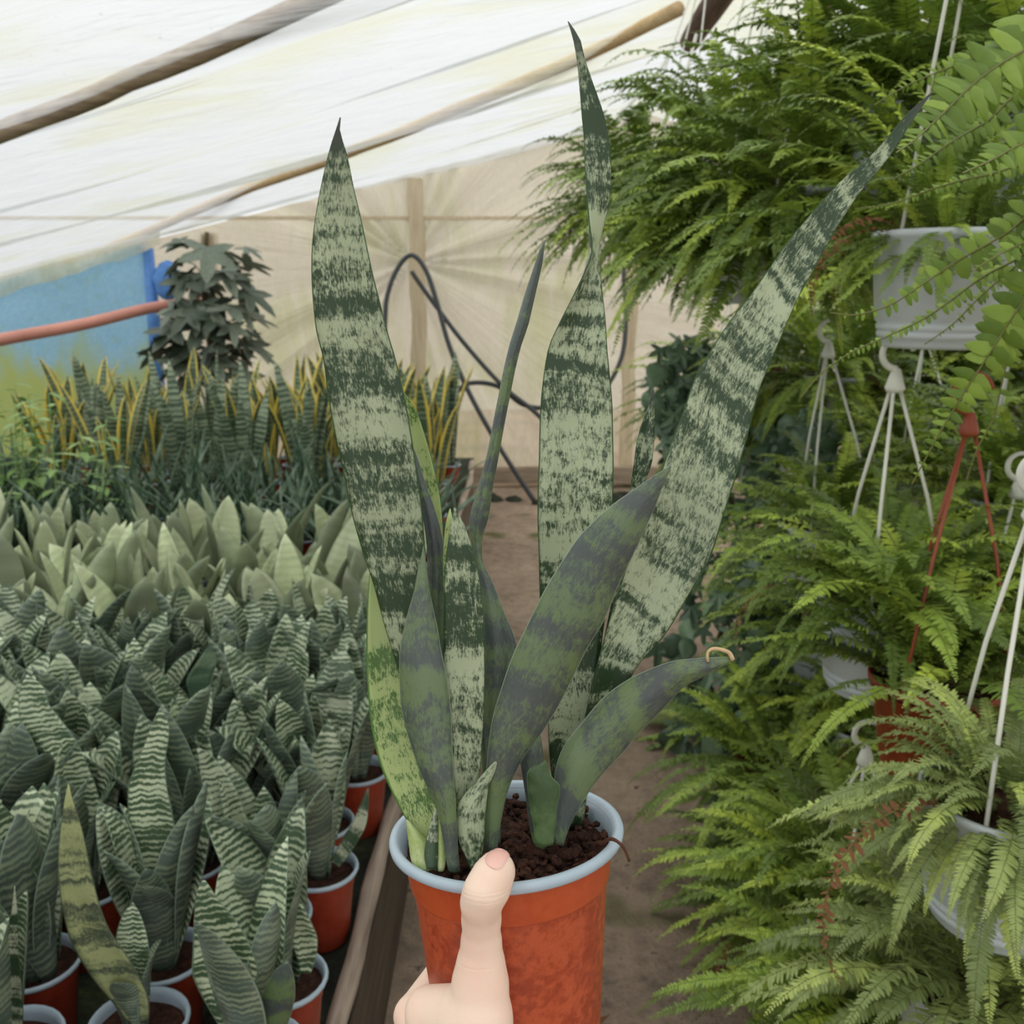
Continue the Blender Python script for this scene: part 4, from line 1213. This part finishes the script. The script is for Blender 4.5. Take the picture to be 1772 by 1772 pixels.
# --- leafy green weeds at the blue sheet
def small_leaf(L, W, mat, rows=6, bend=0.4, name='leaf'):
    C, S, N = [], [], []
    x = z = 0.0
    for i in range(rows):
        s = i / (rows - 1)
        a = bend * s
        if i: x += math.cos(a) * L / (rows - 1); z -= math.sin(a) * L / (rows - 1)
        w = max(0.0008, W * math.sin(PI * (0.06 + 0.94 * s) ** 0.8)) * 0.5
        C.append((x, 0, z)); S.append((0, -w, 0)); N.append((math.sin(a), 0, math.cos(a)))
    return leaf_from_rows(np.array(C), np.array(S), np.array(N), 0.25, 0.0006, 3, [mat, mat], name)
WL = [small_leaf(R(.06, .09), R(.022, .032), M['weed'], bend=R(.2, .9)) for _ in range(5)]
for i in range(16):
    px_ = R(-60, 165); y = R(2.7, 3.2)
    b = at_y(px_, 900, y)
    e = empty('weed', (b[0], y, BZ))
    h = R(.40, .60)
    lx, ly = R(-.06, .06), R(-.06, .06)
    v, f = tube(catmull([(0, 0, 0), (lx * .4, ly * .4, h * .5), (lx, ly, h)], 9), np.linspace(.004, .0015, 9), 5)
    link('stem', mesh('stem', v, f, M['weed']), e)
    for k in range(22):
        s = 0.25 + 0.75 * k / 21
        link('leaf', random.choice(WL), e, (lx * s, ly * s, h * s), (0, R(-.5, .1), k * 2.4 + R(-.3, .3)), R(.9, 1.4) * (1.1 - .35 * s))
    tag(e, 'bright green leafy weed growing in front of the blue tarpaulin', 'plant', 'green weeds by the tarpaulin')

# --- dark big-leaved tree in the back corner
def palmate(Lobe, mat, name='leaf', lobes=5, bend=0.5):
    V = [(0, 0, 0)]
    rim = []
    n = lobes
    for k in range(n):
        a = math.radians(-115 + 230 * k / (n - 1))
        l = Lobe * (1.0 - 0.28 * abs(k - (n - 1) / 2) / ((n - 1) / 2))
        da = math.radians(230 / (n - 1) / 2)
        if k == 0: rim.append((a - da * 0.9, l * 0.35))
        rim.append((a - da * 0.45, l * 0.72)); rim.append((a, l)); rim.append((a + da * 0.45, l * 0.72)); rim.append((a + da, l * 0.42))
    for a, l in rim:
        x, y = l * math.cos(a), l * math.sin(a)
        V.append((x + Lobe * .15, y, -bend * (l / Lobe) ** 2 * Lobe * 0.35 + 0.1 * abs(y)))
    Fc = [(0, i, i + 1) for i in range(1, len(rim))]
    nv0 = len(V)
    V2 = V + [(x, y, z - 0.0008) for x, y, z in V]
    Fc2 = Fc + [(nv0 + a, nv0 + c, nv0 + b) for a, b, c in Fc]
    return mesh(name, V2, Fc2, mat, smooth=False)
TL = [palmate(R(.15, .20), M['tree'], bend=R(.3, 1.2)) for _ in range(5)]
tc = at_y(368, 640, 5.55)
tree = empty('broadleaf_tree', (tc[0], 5.55, 0))
tag(tree, 'dark broad-leaved tree in the corner beside the blue tarpaulin', 'tree')
v, f = tube(catmull([(0, 0, 0), (.02, 0, .6), (-.02, .02, 1.2), (.02, 0, 1.5)], 14), np.linspace(.03, .012, 14), 7)
link('trunk', mesh('trunk', v, f, M['bark']), tree)
for k in range(80):
    z = R(.62, 1.50)
    w = 0.24 * (0.6 + 0.6 * math.sin((z - .5) * 3.0))
    a = R(0, 2 * PI); rr = w * math.sqrt(R(.1, 1))
    x = rr * math.cos(a) + 0.05 * (z - 1)
    y = 0.6 * rr * math.sin(a)
    if roof_z(tc[0] + x) - 0.05 < z: continue
    link('leaf', random.choice(TL), tree, (x, y, z), (R(-.5, .5), R(.1, 1.0), a + R(-.5, .5)), R(.6, 1.1))
    if k % 3 == 0:
        v, f = tube([(0.0, 0, z - .1), (x * .5, y * .5, z - .02), (x, y, z)], .003, 4)
        link('twig', mesh('twig', v, f, M['bark']), tree)

# ================================================================== FERNS
def pinna(base, direction, normal, L, W, curl, segs=3):
    """an oblong leaflet with a small ear at its base; returns verts (3 per row) and faces"""
    d = norm(direction); n = norm(normal); s = norm(np.cross(n, d))
    V = []
    prof = [(0.0, 0.55), (0.22, 1.0), (0.62, 0.88), (0.88, 0.5), (1.0, 0.08)] if segs >= 4 else [(0.0, 0.6), (0.35, 1.0), (0.8, 0.68), (1.0, 0.06)]
    for t, w in prof:
        c = np.asarray(base) + d * L * t - n * curl * L * t * t
        V += [c - s * W * 0.5 * w - n * 0.10 * W, c, c + s * W * 0.5 * w * (1.18 if t < .3 else 1.0) - n * 0.10 * W]
    Fc = []
    for i in range(len(prof) - 1):
        a = i * 3
        Fc += [(a, a + 1, a + 4, a + 3), (a + 1, a + 2, a + 5, a + 4)]
    return V, Fc

def frond_path(L, elev, droop, p=1.4, n=40, side=0.0):
    pts = [(0.0, 0.0, 0.0)]
    x = y = z = 0.0
    for i in range(1, n):
        s = i / (n - 1)
        a = elev - droop * s ** p
        x += math.cos(a) * L / (n - 1); z += math.sin(a) * L / (n - 1); y += side * s * L / (n - 1)
        pts.append((x, y, z))
    return np.array(pts)

def frond_mesh(path, pl, sp, mat, seed, wratio=0.32, skip=0.10, ruff=0.34, segs=3, stem_r=0.0011, up=None):
    rn = random.Random(seed)
    T = norm(np.gradient(path, axis=0))
    seglen = np.concatenate([[0], np.cumsum(np.linalg.norm(np.diff(path, axis=0), axis=1))])
    L = seglen[-1]
    v, f = tube(path, np.linspace(stem_r, stem_r * 0.35, len(path)), 3, False)
    V, Fc = list(v), list(f)
    mi = [1] * len(Fc)
    s = L * skip
    k = 0
    while s < L * 0.995:
        i = np.searchsorted(seglen, s) - 1
        i = min(max(i, 0), len(path) - 2)
        w = (s - seglen[i]) / max(seglen[i + 1] - seglen[i], 1e-9)
        p = path[i] * (1 - w) + path[i + 1] * w
        t = T[i]
        side = norm(np.cross(t, up if up is not None else np.array([0, 0, 1.0])) if abs(t[2]) < .97 or up is not None else np.array([0, 1.0, 0]))
        if up is None and abs(t[2]) >= .6:
            side = norm(side * 0.2 + np.array([0, -1.0, 0]))
            side = norm(side - t * np.dot(side, t))
        n = np.cross(side, t)
        q = s / L
        ln = pl * min(1.0, 0.45 + (q - skip) * 4.0) * (1 - max(0, (q - 0.45) / 0.57) ** 1.6) + 0.0015
        for sg in (-1, 1):
            if rn.random() < 0.03: continue
            dirn = side * sg + t * (0.22 + 0.5 * q * q) + n * rn.uniform(-ruff, ruff) * 0.6 + n * 0.10
            pv, pf = pinna(p + t * sp * 0.25 * sg, dirn, n + t * rn.uniform(-ruff, ruff) + side * rn.uniform(-ruff, ruff) * .5, ln * rn.uniform(.88, 1.08), min(ln * wratio + 0.0015, sp * 0.86), rn.uniform(-.1, .6), segs)
            o = len(V)
            V += pv; Fc += [tuple(a + o for a in fc) for fc in pf]; mi += [0] * len(pf)
        s += sp * (1 - 0.35 * q)
        k += 1
    return mesh('frond', V, Fc, [mat, M['stem']], midx=mi)

random.seed(5)
def frond_set(mat, k, pl=(.021, .031)):
    out = []
    for i in range(k):
        e = [84, 68, 52, 36, 20, 4, -14][i % 7] + R(-6, 6)
        path = frond_path(0.40, math.radians(e), math.radians(R(70, 120) * (0.55 + e / 130)), R(1.2, 2.0), 34, R(-.25, .25))
        out.append((e, frond_mesh(path, R(*pl), 0.0086, mat, i)))
    return out
FS = {'fern': frond_set(M['fern'], 14), 'fern_soft': frond_set(M['fern'], 7), 'fern_pale': frond_set(M['fern_pale'], 14)}
DRY = [frond_mesh(frond_path(.26, math.radians(R(0, 40)), math.radians(R(110, 150)), 1.2, 22, R(-.3, .3)), .010, .008, M['dry'], 90 + i, ruff=1.4) for i in range(3)]

HPW = mesh('pot_body', *lathe([(0.0, 0.0), (0.070, 0.0), (0.074, 0.004), (0.0745, 0.012), (0.079, 0.014), (0.0795, 0.020), (0.077, 0.022), (0.0805, 0.024), (0.081, 0.030), (0.0785, 0.032), (0.083, 0.036), (0.088, 0.085), (0.092, 0.140), (0.095, 0.142), (0.096, 0.150), (0.092, 0.152), (0.090, 0.138)], 48), M['white_pot'])
HPR = mesh('pot_body', *lathe([(0.0, 0.0), (0.060, 0.0), (0.063, 0.003), (0.086, 0.138), (0.090, 0.140), (0.091, 0.150), (0.087, 0.151), (0.085, 0.138)], 40), M['pot_red'])
V, Fc = lathe([(0.0, 0.142), (0.03, 0.144), (0.06, 0.140), (0.089, 0.135)], 20)
HSO = mesh('soil', V, Fc, M['soil'])

def hook_mesh(mat, r=0.021):
    pts = [(r * math.sin(a), 0, 0.030 + r - r * math.cos(a)) for a in np.linspace(0.0, 1.45 * PI, 22)]
    pts = [(-x, y, z) for x, y, z in pts]
    v1 = tube(pts, np.linspace(0.0052, 0.0034, 22), 8)
    v2 = lathe([(0.0, -0.002), (0.011, -0.002), (0.014, 0.004), (0.011, 0.013), (0.006, 0.030), (0.0, 0.032)], 12)
    return mesh('hook', *join(v1, v2), mat)
HKW, HKR = hook_mesh(M['white']), hook_mesh(M['terra_hook'], 0.027)

def fern(label, crown, n, Lr, mat='fern', pot='white', apex=None, elev=(0, 90), dens_front=1.0, dry=3, group=None, rz=0.0, fscale=1.0, skirt=0):
    """crown: world point at the top of the pot; apex: world point where the hanger arms meet"""
    c = np.asarray(crown, float)
    base = c - np.array([0, 0, 0.15])
    e = empty('fern_basket' if apex is not None else 'potted_fern', base)
    tag(e, label, 'fern', group)
    link('pot_body', HPW if pot == 'white' else HPR, e)
    link('soil', HSO, e)
    if apex is not None:
        ap = np.asarray(apex, float) - base
        hm = M['white'] if pot == 'white' else M['terra_hook']
        for k in range(3):
            a = rz + PI / 2 + 2 * PI * k / 3
            rim = np.array([0.091 * math.cos(a), 0.091 * math.sin(a), 0.146])
            top = ap + np.array([0.008 * math.cos(a), 0.008 * math.sin(a), 0.0])
            v, f = tube([rim, rim * .5 + top * .5 + np.array([0.006 * math.cos(a), 0.006 * math.sin(a), 0]), top], 0.0026, 6)
            link('hanger_arm', mesh('hanger_arm', v, f, hm), e)
        link('hook', HKW if pot == 'white' else HKR, e, ap)
    fs = FS[mat]
    a = R(0, 6)
    made = 0
    tries = 0
    while made < n and tries < n * 4:
        tries += 1
        a += 2.39996 + R(-.25, .25)
        el, me = random.choice(fs)
        if not elev[0] - 6 <= el <= elev[1] + 6: continue
        # angle of the frond seen from above, 270 degrees = towards the camera
        toward = -math.sin(a)
        if toward > 0.35 and random.random() > dens_front: continue
        s = R(*Lr) / 0.40 * (fscale if toward > 0.2 else 1.0)
        r0 = R(0.0, 0.06)
        link('frond', me, e, (r0 * math.cos(a), r0 * math.sin(a), 0.142), (R(-.25, .25), R(-.15, .15), a), s)
        made += 1
    low = [me for el, me in fs if el < 30]
    for k in range(skirt):      # fronds that spill over the pot on the open side
        a = math.radians(R(170, 330))
        link('frond', random.choice(low), e, (0.075 * math.cos(a), 0.075 * math.sin(a), 0.146), (R(-.3, .3), R(0, .35), a), R(*Lr) / 0.40 * R(.7, 1.0) * fscale)
    for k in range(dry):
        a = R(0, 2 * PI)
        link('dry_frond', random.choice(DRY), e, (0.07 * math.cos(a), 0.07 * math.sin(a), 0.145), (0, 0, a), R(.7, 1.2))
    return e

def rail(p, z=2.07):
    return (p[0] * 0.5 + 0.66 * 0.5, p[1], z)

# upper row, hung from the dark beam
cA = P(1640, 402, 1.30); fA = fern('bushy fern in a pale grey pot with ribbed foot, hung above the white hook', cA, 114, (.26, .40), 'fern', 'white', rail(cA), (-20, 90), 0.8, 7, fscale=0.5, skirt=16)
cC = P(1405, 330, 1.85); fC = fern('full green fern basket beside the pale grey pot, long fronds arching to the post', cC, 149, (.30, .46), 'fern', 'white', rail(cC), (-20, 90), 1, 6, skirt=45)
cM = P(1265, 300, 2.25); fM = fern('green fern basket between the full one and the soft far one', cM, 138, (.30, .46), 'fern_soft', 'white', rail(cM), (-20, 80), 1, 4, skirt=45)
cM2 = P(1300, 395, 2.0); fern('fern basket trailing long fronds behind the tip of the big right blade', cM2, 80, (.30, .44), 'fern_soft', 'white', rail(cM2), (-20, 60), 1, 3, skirt=60)
cD = P(1120, 360, 2.75); fD = fern('soft green fern basket nearest the back wall, hanging over the path', cD, 138, (.28, .44), 'fern_soft', 'white', rail(cD), (-20, 75), 1, 2, skirt=50)
cE = P(1570, 190, 1.7); fE = fern('upright fern basket behind the pale grey pot, dry brown sprigs on top', cE, 126, (.26, .40), 'fern', 'white', rail(cE), (40, 90), 1, 5)
cE2 = P(1770, 200, 1.5); fE2 = fern('fern basket half out of sight beside the big near fronds', cE2, 92, (.28, .40), 'fern', 'white', rail(cE2), (20, 90), 1, 3)
# second row, hung under the first
hookA = P(1548, 676, 1.36)
cF = P(1530, 1030, 1.48); fern('light green fern basket on the white hook below the pale grey pot', cF, 126, (.18, .30), 'fern', 'white', hookA, (0, 80), .7, 4, rz=0.5)
hookG = P(1676, 752, 1.36)
cG = P(1622, 1172, 1.36); fern('fern in a red hanging pot on terracotta coloured arms', cG, 103, (.20, .32), 'fern', 'red', hookG, (20, 85), 0.2, 3, rz=0.15)
hookC = P(1433, 618, 1.95)
cCl = P(1432, 905, 1.95); fern('dim fern basket on white arms above the yellow plank', cCl, 103, (.2, .30), 'fern', 'white', hookC, (-20, 80), 1, 3, rz=0.4)
cB2 = P(1760, 860, 1.75); fern('fern basket behind the terracotta coloured arms', cB2, 92, (.24, .36), 'fern', 'white', P(1760, 560, 1.75), (0, 90), 1, 4)
cB3 = P(1600, 830, 2.25); fern('shaded fern basket deep between the hanger arms', cB3, 92, (.24, .38), 'fern', 'white', P(1600, 600, 2.25), (0, 90), 1, 4)
cB4 = P(1330, 770, 2.9); fern('far fern basket beside the ivy', cB4, 69, (.22, .34), 'fern_soft', 'white', P(1330, 520, 2.9), (0, 70), 1, 2)
# baskets further back that close the view between the hangers
for (px_, py_, d), lb in zip([(1350, 640, 3.0), (1455, 650, 2.6), (1590, 660, 2.7), (1720, 640, 2.6), (1260, 700, 3.3)],
                             ['far fern basket showing between the ivy and the white arms', 'shaded fern basket behind the white arms above the plank', 'shaded fern basket behind the white hook', 'shaded fern basket behind the terracotta coloured ring', 'small far fern basket just behind the ivy']):
    c = P(px_, py_, d)
    fern(lb, c, 80, (.28, .44), 'fern_soft' if d > 2.9 else 'fern', 'white', (c[0], c[1], c[2] + 0.4), (-20, 90), 1, 2, skirt=25)
# third row
cH = P(1755, 1375, 1.06); fern('pale olive fern basket with white pot showing through its fronds', cH, 130, (.12, .21), 'fern_pale', 'white', P(1790, 900, 1.06), (-20, 80), 1, 5, rz=0.3, skirt=36)
hookI = P(1497, 1322, 1.55)
cI = P(1480, 1560, 1.58); fern('fern basket under the lowest white hook', cI, 138, (.22, .34), 'fern', 'white', hookI, (-20, 80), 1, 4, rz=0.5)
cK = P(1345, 1330, 2.05); fern('bright low fern at the path edge below the ivy', cK, 92, (.22, .34), 'fern', 'red', None, (0, 70), 1, 2)
cK2 = P(1250, 1290, 2.7); fern('small far fern at the path edge', cK2, 69, (.2, .3), 'fern_soft', 'red', None, (0, 70), 1, 1)
cJ = P(1520, 1760, 1.42); fern('dense green fern at the bottom of the fern wall by the path', cJ, 114, (.22, .34), 'fern', 'white', None, (0, 80), 0.9, 4)
cJ2 = P(1700, 1700, 1.16); fern('pale olive fern low beside the dense green one', cJ2, 103, (.2, .3), 'fern_pale', 'white', None, (0, 80), 0.8, 4)
cJ3 = P(1390, 1560, 1.85); fern('fern with combed flat fronds reaching over the path', cJ3, 92, (.22, .34), 'fern_soft', 'white', None, (0, 60), 1, 2)
cN = P(1760, 1090, 1.6); fern('fern basket filling the gap behind the red pot', cN, 92, (.22, .34), 'fern', 'white', P(1760, 860, 1.6), (0, 90), 1, 3)
cO = P(1650, 1500, 1.75); fern('shaded fern basket behind the lowest baskets', cO, 92, (.24, .36), 'fern', 'white', P(1650, 1240, 1.75), (0, 90), 1, 3)
cO2 = P(1500, 1250, 2.1); fern('shaded fern basket behind the lowest white hook', cO2, 80, (.24, .36), 'fern', 'white', P(1500, 1000, 2.1), (0, 90), 1, 3)
cO3 = P(1440, 1080, 2.2); fern('shaded fern basket beside the ivy', cO3, 80, (.24, .36), 'fern', 'white', P(1440, 880, 2.2), (0, 90), 1, 3)

# the wall of ferns goes on past the edge of the frame
for i, (x, y, z) in enumerate([(1.15, 1.15, 1.30), (1.30, 1.75, 1.34), (1.10, 0.75, 0.85), (1.35, 1.45, 0.75), (1.45, 2.3, 0.95)]):
    fern(['fern basket hung to the right of the near fronds', 'fern basket hung further along behind the pale grey pot row', 'low fern basket beyond the pale olive ferns', 'low fern basket behind the red hanging pot', 'far fern basket towards the side wall'][i],
         (x, y, z), 70, (.26, .40), 'fern', 'white', (x, y, 1.98), (-20, 90), 1, 2)

# --- the nearest fern: its pot hangs just outside the frame, its fronds reach in; leaflets modelled one by one
cN0 = P(2010, 420, 0.92)
near = empty('fern_basket', cN0 - np.array([0, 0, .15]))
tag(near, 'fern basket with very large near leaflets reaching in at the frame edge', 'fern')
link('pot_body', HPW, near); link('soil', HSO, near)
NO = np.array(near.location)
ap = np.asarray(rail(cN0)) - NO
for k in range(3):
    a = PI / 2 + 2 * PI * k / 3
    v, f = tube([(0.091 * math.cos(a), 0.091 * math.sin(a), .146), ap], 0.0026, 6)
    link('hanger_arm', mesh('hanger_arm', v, f, M['white']), near)
link('hook', HKW, near, ap)
def leaflet_mesh(curl, wr):
    V, Fc = pinna((0, 0, 0), (1, 0, 0), (0, 0, 1), 1.0, wr, curl, 4)
    V2 = [tuple(v) for v in V] + [(v[0], v[1], v[2] - 0.02) for v in V]
    n = len(V)
    Fc = Fc + [tuple(n + i for i in f[::-1]) for f in Fc]
    return mesh('leaflet', V2, Fc, M['fern_near'])
LFS = [leaflet_mesh(c, w) for c, w in ((.05, .50), (.2, .54), (.35, .56), (.5, .48))]
def hero_frond(pts, d0, d1, pl, sp, face=(0, 0), grow=True, taper=0.55, flip=1.0, start=0.0):
    """pts: pixels base -> tip"""
    m = len(pts)
    w = [P(x, y, d0 + (d1 - d0) * i / (m - 1)) - NO for i, (x, y) in enumerate(pts)]
    w = np.vstack([[np.array([0, 0, .142])], w]) if start == 0 else np.array(w)
    path = catmull(w, 80)
    v, f = tube(path, np.linspace(0.0016, 0.0006, 80), 5, False)
    fr = link('frond', mesh('frond', v, f, M['stem']), near)
    T = norm(np.gradient(path, axis=0))
    seglen = np.concatenate([[0], np.cumsum(np.linalg.norm(np.diff(path, axis=0), axis=1))])
    L = seglen[-1]
    s = L * 0.10
    while s < L * 0.99:
        i = min(max(np.searchsorted(seglen, s) - 1, 0), 78)
        p, t = path[i], T[i]
        view = norm(np.array([0, 0, CAM_Z]) - (p + NO))
        n = norm(view + np.array([face[0], 0, face[1]]))
        n = norm(n - t * np.dot(n, t))
        side = np.cross(n, t)
        q = s / L
        ln = pl * (1 - max(0, (q - taper) / (1.03 - taper)) ** 1.5)
        for sg in (-1, 1):
            tw = R(-.35, .35)
            d = norm(side * sg + t * 0.25 + n * R(-.25, .15))
            nn = norm(n + t * tw + side * R(-.2, .2))
            nn = norm(nn - d * np.dot(nn, d))
            y = np.cross(nn, d)
            mw = Matrix(((d[0], y[0], nn[0]), (d[1], y[1], nn[1]), (d[2], y[2], nn[2]))).to_euler()
            link('leaflet', random.choice(LFS), fr, p, mw, float(ln * R(.85, 1.1)))
        s += sp * (1 - .35 * q)
hero_frond([(1850, 60), (1772, 88), (1700, 132), (1630, 198), (1585, 240), (1550, 265)], .80, .70, .036, .0145, (0, .2))
hero_frond([(1850, 70), (1720, 90), (1640, 118), (1570, 148), (1512, 182)], .98, .95, .019, .0115, (0, .1))
hero_frond([(1830, 150), (1700, 215), (1640, 250), (1590, 285), (1542, 312)], .92, .85, .019, .0105, (0, .2))
hero_frond([(1860, 230), (1772, 248), (1720, 275), (1665, 300)], .72, .66, .034, .016, (0, .3))
hero_frond([(1880, 380), (1772, 520), (1720, 600), (1668, 680), (1620, 760), (1578, 838)], .80, .88, .027, .0125, (0, .1))
hero_frond([(1860, 330), (1740, 405), (1660, 450), (1600, 490), (1540, 528), (1480, 545), (1436, 541)], .80, .86, .021, .0125, (.1, .5))
hero_frond([(1860, 360), (1772, 440), (1700, 480), (1610, 545), (1540, 580), (1470, 612), (1420, 648), (1386, 688)], .86, .94, .0105, .0075, (0, 1.2))
hero_frond([(1850, 380), (1770, 450), (1700, 510), (1650, 560), (1600, 596)], .90, .98, .010, .008, (0, 1.0))
hero_frond([(1870, 420), (1772, 560), (1740, 640), (1720, 720), (1690, 780), (1672, 832)], .92, .98, .013, .009, (.3, .8))
hero_frond([(1860, 380), (1772, 420), (1730, 440), (1680, 470)], .76, .74, .026, .013, (0, .6))
hero_frond([(1830, 290), (1700, 305), (1620, 325), (1545, 352), (1480, 362)], .98, 1.0, .011, .008, (0, .8))

# --- ivy climbing behind the path
IV = [palmate(R(.032, .042), M['ivy'], bend=R(.2, 1.0)) for _ in range(6)] + [small_leaf(R(.05, .075), R(.03, .042), M['ivy'], bend=R(.3, .8)) for _ in range(3)]
def ivy(label, px_list, n, group=None, sc=(1.0, 1.8)):
    pts = [P(x, y, d) for x, y, d, r in px_list]
    base = np.array([pts[-1][0], pts[-1][1], 0.0])
    e = empty('ivy', base)
    tag(e, label, 'ivy', group)
    stem = catmull([base - base] + [p - base for p in pts[::-1]], 30)
    v, f = tube(stem, np.linspace(.010, .003, 30), 6)
    link('stem', mesh('stem', v, f, M['bark']), e)
    for k in range(n):
        q = R(0, len(pts) - 1.001); i = int(q); w = q - i
        c = pts[i] * (1 - w) + pts[i + 1] * w - base
        d = px_list[i][2]; r = (px_list[i][3] * (1 - w) + px_list[i + 1][3] * w) * d / F
        a, b = R(0, 2 * PI), math.sqrt(R(0.05, 1))
        o = c + np.array([r * b * math.cos(a), -abs(r * 0.5 * math.sqrt(max(0, 1 - b * b))) + R(-.03, .03), r * b * math.sin(a)])
        link('leaf', random.choice(IV), e, o, (R(-.5, .5), R(.5, 1.4), -PI / 2 + R(-.8, .8)), R(*sc))
ivy('dark glossy ivy trailing behind the big right blade', [(1175, 620, 2.9, 55), (1205, 720, 2.85, 85), (1260, 850, 2.8, 100), (1280, 980, 2.75, 110), (1240, 1120, 2.7, 105), (1210, 1240, 2.65, 90)], 290)
ivy('dark ivy around the white hanger arms by the yellow plank', [(1400, 760, 2.4, 90), (1430, 860, 2.35, 110), (1400, 960, 2.3, 100), (1360, 1080, 2.3, 95), (1350, 1250, 2.3, 110)], 260)
ivy('dark ivy low between the path-side ferns', [(1290, 1180, 2.5, 80), (1330, 1290, 2.4, 100), (1300, 1380, 2.35, 80)], 130)
# fallen leaves on the path
FL = [small_leaf(R(.03, .05), R(.012, .02), M['dry'], bend=R(-.3, .6), name='fallen_leaf') for _ in range(4)]
for i in range(34):
    y = R(1.3, 4.2)
    x = R(0.1, 0.5) if i % 3 else R(-.15, .3)
    tag(link('fallen_leaf', random.choice(FL), None, (x, y, 0.012), (R(-.2, .2), R(-.15, .15), R(0, 6)), R(.6, 1.1)), 'small dry leaf lying on the earth path', 'leaf', 'fallen leaves on the path')
